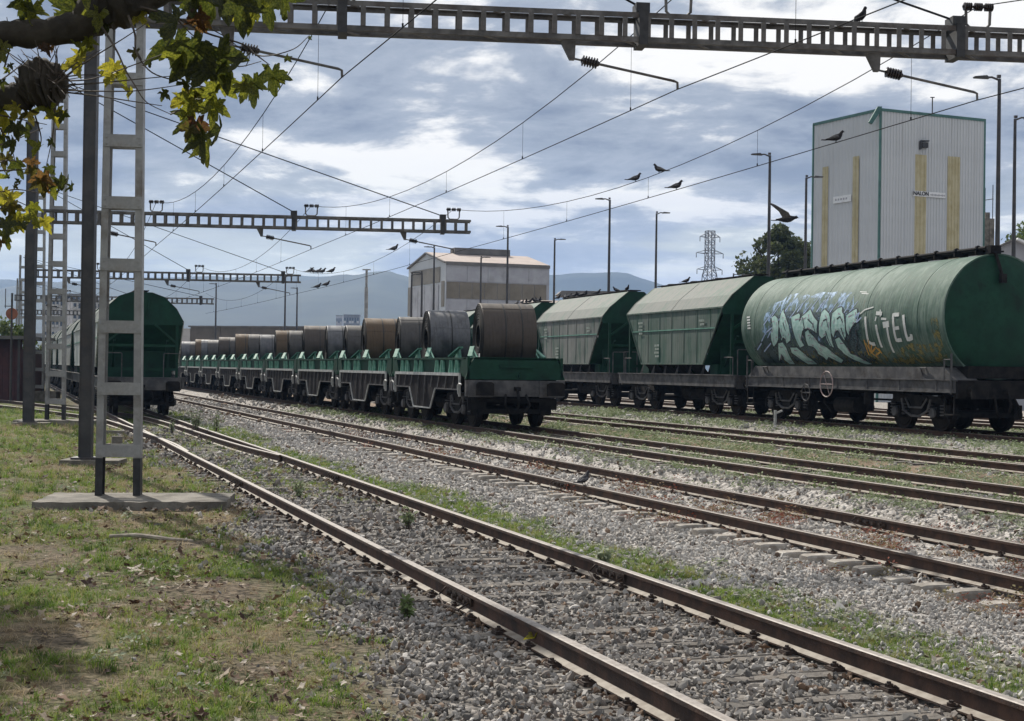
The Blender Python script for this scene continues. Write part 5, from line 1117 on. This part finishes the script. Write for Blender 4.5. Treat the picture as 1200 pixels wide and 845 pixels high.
# ------------------------------------------------------------------ near plane tree with its cut knobs and autumn leaves
DP=6.2
pt=thing('plane_tree',(-4.1,6.6,0),0,'pollarded plane tree whose branches and autumn leaves hang into the upper left','tree')
Lp=lambda px,py,Y=DP:at(px,py,Y)-Vector((-4.1,6.6,0))
MB().tube([(0,0,-.3),(0,0,1.5),(.1,-.05,2.8),(.25,-.1,3.5)],[.24,.2,.17,.14],12).build('trunk',K['bark'],pt,50)
def rough(mb,pts,rs,n,seed,amp=.25):
    r=random.Random(seed); b=len(mb.v); mb.tube(pts,rs,n); c=Vector((0,0,0))
    k=len(pts)
    for i in range(k):
        for j in range(n):
            q=Vector(mb.v[b+i*n+j]); ax=Vector(pts[i]); mb.v[b+i*n+j]=tuple(ax+(q-ax)*(1+r.uniform(-amp,amp)))
def dense(pts,rs,m_=5):
    o=bez([Vector(p) for p in pts],m_); ir=np.interp(np.linspace(0,len(rs)-1,len(o)),range(len(rs)),rs); return o,list(ir)
px=.00358
mb=MB(); o,r_=dense([(.25,-.1,3.3),Lp(-60,60),Lp(0,42),Lp(50,38),Lp(95,30),Lp(140,10),Lp(185,-8),Lp(240,-30)],[.12,.075,.055,.058,.065,.06,.055,.03],7); rough(mb,o,r_,11,3,.14); mb.build('branch',K['bark'],pt,60)
mb=MB(); o,r_=dense([(.2,-.1,3.0),Lp(-40,112,6.4),Lp(0,114,6.3),Lp(30,112,6.25)],[.1,.06,.05,.06],6); rough(mb,o,r_,11,4,.14); mb.build('branch',K['bark'],pt,60)
mb=MB(); o,r_=dense([Lp(25,110,6.25),Lp(36,104,6.25),Lp(52,100,6.25),Lp(66,98,6.25),Lp(78,98,6.25)],[.05,.085,.108,.09,.035],5); rough(mb,o,r_,14,5,.26); mb.build('pollard_knob',K['bark'],pt,60)
mb=MB(); o,r_=dense([Lp(95,28),Lp(120,12),Lp(150,4),Lp(185,-6)],[.06,.085,.08,.05],5); rough(mb,o,r_,12,6,.28); mb.build('pollard_knob',K['bark'],pt,60)
rr=random.Random(11); K['twig']=M('twig_bark',(.03,.022,.018),(.10,.08,.065),30,.8)
def twig(pts,r0,r1,seed=0):
    o=bez([Lp(*p) for p in pts],5); n=len(o); MB().tube(o,[r0+(r1-r0)*i/(n-1) for i in range(n)],5).build('twig',K['twig'],pt,60); return o
for i in range(46):                                    # spiky shoots round the knob
    a=rr.uniform(-2.9,1.0); c=(55+rr.uniform(-16,18),99+rr.uniform(-14,14),6.2+rr.uniform(-.06,.06)); L_=rr.uniform(18,62)*(1 if a<.4 else .6)
    e=(c[0]+math.cos(a)*L_*1.1,c[1]+math.sin(a)*L_*.9,c[2]+rr.uniform(-.15,.15)); m_=((c[0]+e[0])/2+rr.uniform(-3,3),(c[1]+e[1])/2+rr.uniform(-3,3),c[2]); twig([c,m_,e],.0035,.0014)
for t_ in ([(78,95),(110,92),(160,75),(205,58)],[(76,100),(120,97),(170,92),(215,88)],[(70,95),(105,70),(145,45),(175,25)],[(80,106),(125,107),(165,106),(222,98)],[(75,108),(110,112),(150,118),(190,124)],[(118,30),(128,45),(138,62),(147,82),(158,100),(172,120),(200,134)],
           [(150,18),(158,40),(160,62),(178,85),(210,96),(228,104)],[(165,8),(205,20),(240,38),(285,52),(300,64),(318,65),(345,57),(362,42)],[(205,20),(222,38),(240,52)],[(190,18),(232,28),(262,42),(285,60)],[(160,60),(166,70)],[(285,52),(292,66),(288,78)],[(262,70),(280,78),(306,72)],
           [(222,98),(250,103),(285,98)],[(200,134),(215,128),(228,130)],[(300,64),(308,70),(316,76)],[(0,60),(10,40),(25,20)],[(5,80),(12,50),(8,20)],[(0,95),(20,80),(30,70)],[(0,135),(25,140),(55,146)],[(0,170),(20,163),(50,150)],[(0,200),(30,198),(48,190)],[(0,190),(12,188),(45,192)],[(0,225),(20,222),(45,226)],[(0,245),(15,235),(38,244)],[(0,150),(12,170),(18,190)],[(40,132),(48,160),(46,176)],[(60,125),(63,150),(52,205)]):
    pts=[(a,b,DP+.15*math.sin(a*.03)) for a,b in t_]; twig(pts,.0055 if len(t_)>5 else .004,.0016)
def plmat(name,c,c2,tr=.55):
    mt,t,b=newmat(name); o=t.N('ShaderNodeTexCoord').outputs['Object']; n=t.noise(o,16,5,.65); col=t.mix(t.ramp(n,.42,.6),c,c2)
    ve=t.N('ShaderNodeTexWave'); 
    t.inp(b.inputs['Base Color'],t.mix(1,col,(.55,.55,.55),'MULTIPLY')); b.inputs['Roughness'].default_value=.55
    tn=t.N('ShaderNodeBsdfTranslucent'); t.inp(tn.inputs[0],col); ms=t.N('ShaderNodeMixShader'); ms.inputs[0].default_value=tr; t.link(b.outputs[0],ms.inputs[1]); t.link(tn.outputs[0],ms.inputs[2]); t.link(ms.outputs[0],mt.node_tree.nodes['Material Output'].inputs[0]); return mt
LM=dict(d=plmat('dark_green_leaf',(.028,.04,.008),(.09,.10,.016)),g=plmat('green_leaf',(.09,.11,.012),(.26,.26,.03)),y=plmat('yellow_leaf',(.42,.37,.035),(.2,.2,.025)),b=plmat('brown_leaf',(.07,.05,.015),(.12,.12,.02)),o=plmat('orange_leaf',(.2,.10,.03),(.10,.07,.025)),r=plmat('reddish_leaf',(.08,.025,.016),(.10,.07,.02)))
def leaf(seed,mat):
    r=random.Random(seed); tips=[(-2.35,.52),(-1.15,.82),(0,1.0),(1.15,.82),(2.35,.52)]; out=[]
    def P(a,d): return Vector((math.sin(a)*d,math.cos(a)*d,0))
    out.append(P(PI,.06))
    for i,(a,d) in enumerate(tips):
        d*=r.uniform(.88,1.1)
        for da,k in((-.42,.60),(-.30,.74),(-.24,.66),(-.11,.88),(0,1),(.11,.86),(.25,.68),(.30,.75),(.42,.58)): out.append(P(a+da,d*k*r.uniform(.94,1.05)))
        if i<4: out.append(P((a+tips[i+1][0])/2,.40*r.uniform(.9,1.1)))
    n=len(out); f1=r.uniform(.15,.9); f2=r.uniform(-.4,.5); w1=r.uniform(.05,.14); vs=[Vector((0,.12,0))]+[p*.55+Vector((0,.05,0)) for p in out]+out
    for v in vs: v.z=abs(v.x)*f1+v.y*v.y*f2+w1*math.sin(v.x*7+seed)*math.cos(v.y*6)
    mb=MB(); mb.add(vs,[(0,1+i,1+(i+1)%n) for i in range(n)]+[(1+i,1+n+i,1+n+(i+1)%n,1+(i+1)%n) for i in range(n)]); return mb.mesh('leaf',mat)
LVS={k:[leaf(i+hash_,m_) for i in range(4)] for hash_,(k,m_) in enumerate(LM.items())}
def addleaf(px_,py_,size,kind,ang=None,Y=None,parent=pt,tilt=None):
    Y=DP+rr.uniform(-.12,.12) if Y is None else Y; o=link('leaf',rr.choice(LVS[kind]),parent); s=size*Y/F*.80
    ang=PI+rr.uniform(-.7,.7) if ang is None else ang
    q=Euler((PI/2,0,0)).to_matrix()                     # leaf plane faces the viewer, tip hangs down
    e=Euler((rr.uniform(-.6,.6) if tilt is None else tilt,rr.uniform(-.7,.7),0)).to_matrix(); rz_=Matrix.Rotation(ang,3,'Y')
    o.matrix_basis=Matrix.Translation(at(px_,py_,Y)-Vector((-4.1,6.6,0)))@(rz_@q@e).to_4x4()@Matrix.Scale(s,4)
for a in [(210,22,50,'d',3.3),(205,48,54,'d',3.0),(212,60,34,'g',3.4),(232,55,66,'d',3.7),(256,62,62,'d',2.9),(247,78,56,'d',3.3),(262,88,44,'g',2.9),(258,70,30,'y',3.0),(223,72,32,'g',3.6),(232,16,30,'r',3.0),(237,24,26,'o',3.4),
 (262,-2,52,'d',3.1),(280,0,54,'d',2.9),(298,2,50,'g',3.3),(312,0,44,'d',3.0),(290,12,34,'y',3.1),(245,-6,50,'d',3.2),(225,-6,46,'d',3.0),(330,-6,38,'d',2.8),(285,70,34,'d',3.3),(297,94,36,'d',3.1),(290,100,28,'g',3.5),(319,84,38,'d',3.0),(324,90,22,'g',2.6),(336,68,11,'d',2.4),(362,44,6,'d',2.4),
 (214,114,36,'y',2.6),(226,118,34,'g',3.7),(234,112,26,'b',3.2),(250,104,34,'g',3.0),(252,122,36,'g',3.3),(258,150,34,'d',2.7),(226,134,36,'d',3.8),(230,144,38,'r',3.1),(236,156,42,'d',2.8),(243,168,40,'g',2.7),(222,150,22,'b',3.4),(175,72,15,'d',2.6),(192,108,16,'d',2.4),(218,96,18,'d',2.8),(222,106,14,'d',2.9),
 (95,66,30,'y',3.2),(88,74,26,'y',2.7),(100,56,24,'g',3.5),(134,76,28,'y',3.3),(142,82,26,'g',2.8),(130,88,20,'y',3.6),(104,46,20,'g',3.0),(155,108,17,'y',4.2),(163,16,22,'y',2.6),(160,60,16,'b',3.1),(38,8,34,'g',3.3),(36,14,26,'y',2.6),(28,2,30,'d',3.3),(88,10,48,'d',3.8),(102,14,40,'d',3.0),(72,14,22,'g',2.4),(118,16,30,'g',3.2),(124,28,24,'d',2.8),(64,50,16,'o',3.3),(56,56,14,'r',3.0),(50,54,16,'r',2.6),
 (4,52,18,'g',3.2),(2,68,14,'y',3.0),(12,76,9,'d',2.6),(10,82,9,'g',4.0),(3,62,20,'g',2.8),(2,120,22,'g',3.2),(20,126,22,'y',3.5),(6,132,24,'y',3.0),(34,132,20,'b',2.8),(2,96,14,'d',2.9),(58,126,20,'g',2.8),(66,130,24,'y',3.0),(74,134,18,'d',3.2),
 (8,142,26,'y',3.3),(18,148,24,'d',3.0),(31,150,22,'d',2.8),(15,165,24,'d',3.2),(3,160,24,'d',3.4),(47,172,20,'g',3.8),(6,184,24,'b',3.0),(20,190,26,'d',2.9),(36,188,18,'o',3.2),(60,164,14,'d',2.4),(56,196,16,'d',2.5),(38,198,18,'b',3.0),(52,206,30,'o',3.3),(48,212,26,'b',2.9),(62,218,22,'g',2.9),(70,212,22,'d',2.7),(78,212,22,'d',3.2),(84,218,14,'d',2.6),
 (10,207,8,'d',4.2),(22,212,8,'d',4.),(17,218,8,'b',2.2),(4,224,24,'y',3.2),(10,232,26,'y',2.9),(14,240,24,'b',3.1),(4,238,22,'d',3.3),(18,252,26,'g',3.0),(22,256,22,'y',2.8),(40,240,20,'g',3.2),(42,250,24,'g',2.9),(52,258,22,'y',2.7),(34,252,16,'y',3.4),(8,262,28,'d',3.0),(3,272,28,'g',2.8),(12,274,20,'b',3.2),(1,282,16,'o',3.1),(26,262,14,'d',2.8),(46,126,16,'g',3.0)]: addleaf(*a)
for i in range(70): addleaf(rr.uniform(-260,240),rr.uniform(-180,-25),rr.uniform(30,60),rr.choice('ddggyb'),Y=DP+rr.uniform(-.5,.5))
for i in range(40): addleaf(rr.uniform(-260,-20),rr.uniform(-20,300),rr.uniform(24,50),rr.choice('ddggyb'),Y=DP+rr.uniform(-.4,.4))
# ------------------------------------------------------------------ pigeons
K['pig']=M('dark_grey_plumage',(.014,.014,.018),(.04,.04,.046),25,.8,spec=.15); K['pigl']=M('barred_wing_plumage',(.05,.05,.055),(.10,.10,.11),30,.8)
def pigeon_mesh(fly=False):
    mb=MB(); sp=[(-.175,0,.045),(-.12,0,.055),(-.06,0,.07),(0,0,.085),(.05,0,.105),(.08,0,.14),(.095,0,.175),(.115,0,.19),(.135,0,.186)] if not fly else [(-.175,0,.05),(-.12,0,.055),(-.06,0,.06),(0,0,.07),(.05,0,.08),(.09,0,.09),(.12,0,.10),(.145,0,.105),(.165,0,.1)]
    rs=[.012,.022,.042,.056,.052,.034,.024,.026,.008]; b=len(mb.v); mb.tube(sp,rs,10)
    mb.box((-.2,0,.04),(.09,.05,.012)); mb.tube([sp[-1],(sp[-1][0]+.022,0,sp[-1][2]-.006)],[.006,.002],5)
    if not fly:
        for s in(-1,1): mb.tube([(.0,s*.02,.05),(.005,s*.022,.0)],.005,4); mb.tube([(-.14,s*.02,.06),(-.06,s*.045,.085),(.03,s*.046,.10)],[.008,.024,.02],6,1)
    else:
        for s in(-1,1):
            mb.add([(.07,s*.03,.08),(.02,s*.12,.17),(-.20,s*.24,.28),(-.30,s*.28,.31),(-.14,s*.18,.19),(-.06,s*.03,.07)],[(0,1,2,3,4,5),(5,4,3,2,1,0)],1)
            mb.v[-6:]= mb.v[-6:]
    return mb.mesh('pigeon',[K['pig'],K['pigl']],50)
PG=pigeon_mesh(); PF=pigeon_mesh(True)
def pig(p,rz,label,group=None,sc=1.,me=PG): o=link('pigeon',me,None,p); o.rotation_euler=(0,0,rz); o.scale=(sc,)*3; return tag(o,label,'pigeon',group)
c3,m3=WIRES[2]
for px_,w_,rz,lb in((742,m3,.3,'pigeon on the upper wire, left one of the close pair above the lamp posts'),(770,m3,2.6,'pigeon on the upper wire, right one of the close pair above the lamp posts'),(790,c3,.2,'pigeon on the lower wire just below the pair'),(977,c3,.1,'pale winged pigeon on the lower wire before the tall white building'),(460,m3,.6,'lone pigeon on the upper wire left of the warehouse'),
    (362,m3,.5,'leftmost pigeon of the bunch on the far upper wire'),(366,m3,2.7,'second pigeon of the bunch on the far upper wire'),(371,m3,.4,'third pigeon of the bunch on the far upper wire'),(376,m3,.3,'rightmost pigeon of the tight bunch on the far upper wire'),(387,m3,.4,'pigeon a little right of the bunch on the far upper wire'),(371,c3,.5,'left one of two pigeons on the far lower wire'),(381,c3,.4,'right one of two pigeons on the far lower wire')):
    q=on_wire(w_,px_)
    if q: pig(q,rz,lb,'pigeons on the overhead wires',1.05 if px_>500 else 1.35)
q=pt_(1,10.55,.2); pig((q.x,q.y-.19,q.z),-1.2,'hunched pigeon sitting on top of the nearest portal beam')
pig(T2.p(21.4,-G2,-.0)+Vector((0,0,.0)),.9,'pigeon standing on the rail of the second track')
q=at(922,262,30); pf=pig(q,.0,'pigeon flying with raised wings left of the tall white building',None,1.3,PF); pf.rotation_euler=(.15,.05,-.15)
def ridge_z(T,zr): return zr+.09
for i,(px_,who) in enumerate([(653,2),(662,2),(666,2),(672,2),(677,2),(682,2),(685.5,2),(699,2),(721,2),(734,2),(605,3),(611,3),(616,3),(620,3),(625,3),(629,3),(632,3),(803,1)]):
    t_=T5.t_px(px_,0); g_={2:'along the roof of the second hopper wagon',3:'along the roof of the third hopper wagon',1:'on the roof of the nearest hopper wagon'}[who]
    n_=i if who==2 else i-10
    pig(T5.p(t_,0,4.69),rr.uniform(-3,3),('lone pigeon ' if who==1 else f'{ORD[n_]} pigeon from the left ')+g_,'pigeons on the hopper roofs',1.15)
# ------------------------------------------------------------------ small things on the ground
def lump(name,p,d,rz,label,cat,mat,kind=None):
    o=MB().box((0,0,d[2]/2),d,taper=.92).build(name,mat); o.location=p; o.rotation_euler=(0,0,rz); return tag(o,label,cat)
lump('concrete_block',gnd(137,521,0),(.26,.22,.2),.3,'small concrete block in the grass behind the nearest lattice mast','block',K['conc'])
lump('concrete_slab',gnd(131,508.5,0),(.75,.35,.09),.05,'thin concrete slab in the grass behind the nearest lattice mast','slab',K['conc'])
r=thing('marker_post',T5.p(39.6,-1.9,-.16),.2,'short white marker post beside the tank wagon track','post'); MB().box((0,0,.22),(.07,.05,.5)).build('stake',K['edge'],r); MB().bar((.03,0,.38),(.22,0,.46),.03,.05).build('arm',K['edge'],r)
o=MB().tube(bez([Vector((-.5,0,.03)),Vector((-.2,.03,.05)),Vector((.15,-.02,.04)),Vector((.5,.03,.02))],4),[.02]*4+[.026]*5+[.018]*4,7).build('fallen_stick',M('bleached_stick',(.20,.175,.14),(.34,.30,.25),12,.9)); o.location=gnd(176,634,.0); o.rotation_euler=(0,0,-.28); tag(o,'pale fallen stick lying in the grass in front of the concrete slab','stick')
for px_,py_,s,kd,lb in((629,752,.17,'y','large yellow leaf lying on ballast beside the nearest rail'),(648,757,.13,'o','orange brown leaf touching the yellow leaf beside the nearest rail'),(1028,573,.3,'y','big yellowish leaf lying in front of the third track'),(165,669,.12,'b','whitish scrap of leaf on the verge')):
    o=link('fallen_leaf',LVS[kd][1],None,gnd(px_,py_,.03)+Vector((0,0,.02))); o.scale=(s*.6,)*3; o.rotation_euler=(.25,.2,rr.uniform(0,6)); tag(o,lb,'leaf')
for i,(px_,py_,s) in enumerate(((158,772,.06),(213,790,.07),(470,783,.12),(838,702,.12),(392,329+250,.1))):
    o=link('loose_stone',stone_mesh(50+i,K['stone_l'] if i<2 else K['stone_d']),None,gnd(px_,py_,.02)); o.scale=(s,)*3; o.rotation_euler=(.3,.2,i); tag(o,['whitish stone lying among dead leaves on the verge','flat pale stone at the bottom left of the verge','larger grey stone at the left of the near ballast','dark lump of stone between the nearest rails','dark stone beside the far part of the nearest rail'][i],'stone')
def plant(p,h,label,seed,n=16):
    r=random.Random(seed); root=thing('weed_plant',p,0,label,'plant'); st=MB(); lf=MB()
    for i in range(n):
        a=r.uniform(0,6.3); e=Vector((math.cos(a)*h*.4*r.random(),math.sin(a)*h*.4*r.random(),h*r.uniform(.5,1))); st.tube([(e.x*.2,e.y*.2,0),e*.6,e],[.006,.004,.002],4)
        for k in range(9):
            u=r.uniform(.3,1); c=e*u; ee=Euler((r.uniform(-1,1),r.uniform(-1,1),r.uniform(0,6.3))); vs=[Vector(v)*.05*r.uniform(.6,1.4) for v in((0,0,0),(.5,-.4,0),(1.2,0,.1),(.5,.4,0))]
            for v in vs: v.rotate(ee)
            lf.add([v+c for v in vs],[(0,1,2,3)])
    st.build('stems',K['twig'],root); tag(lf.build('foliage',K['weed'],root),kind='stuff'); return root
plant(T1.p(41.5,.6,-.1),.75,'leafy weeds growing at the buffers of the left green wagon',1,22); plant(T1.p(42.2,1.25,-.1),.6,'second clump of leafy weeds at the right buffer of the left wagon',2,18); plant(T1.p(41,-.1,-.1),.4,'low weeds between the rails before the left wagon',3,12)
for i,(X,t_,h) in enumerate(((4.6,17.2,.3),(4.1,21.5,.3),(5.9,14.2,.2),(3.0,11.2,.18))):
    q=N1*X+D1*t_; plant((q.x,q.y,float(hgt(X,t_))),h,['yellowish weed tuft between the nearest rails','weed tuft farther along between the nearest rails','small weed in the grass strip right of the nearest track','tiny weed on the ballast left of the nearest rail'][i],10+i,10)
# ------------------------------------------------------------------ haze
hm=bpy.data.materials.new('haze'); hm.use_nodes=True; nt=hm.node_tree
for n in list(nt.nodes):
    if n.type!='OUTPUT_MATERIAL': nt.nodes.remove(n)
pv=nt.nodes.new('ShaderNodeVolumePrincipled'); pv.inputs['Color'].default_value=(.38,.60,1,1); pv.inputs['Density'].default_value=HAZE; pv.inputs['Anisotropy'].default_value=.2
nt.links.new(pv.outputs[0],nt.nodes['Material Output'].inputs['Volume'])
hb=MB().box((0,600,88),(16500,6900,188)).build('haze',hm); tag(hb,kind='stuff')
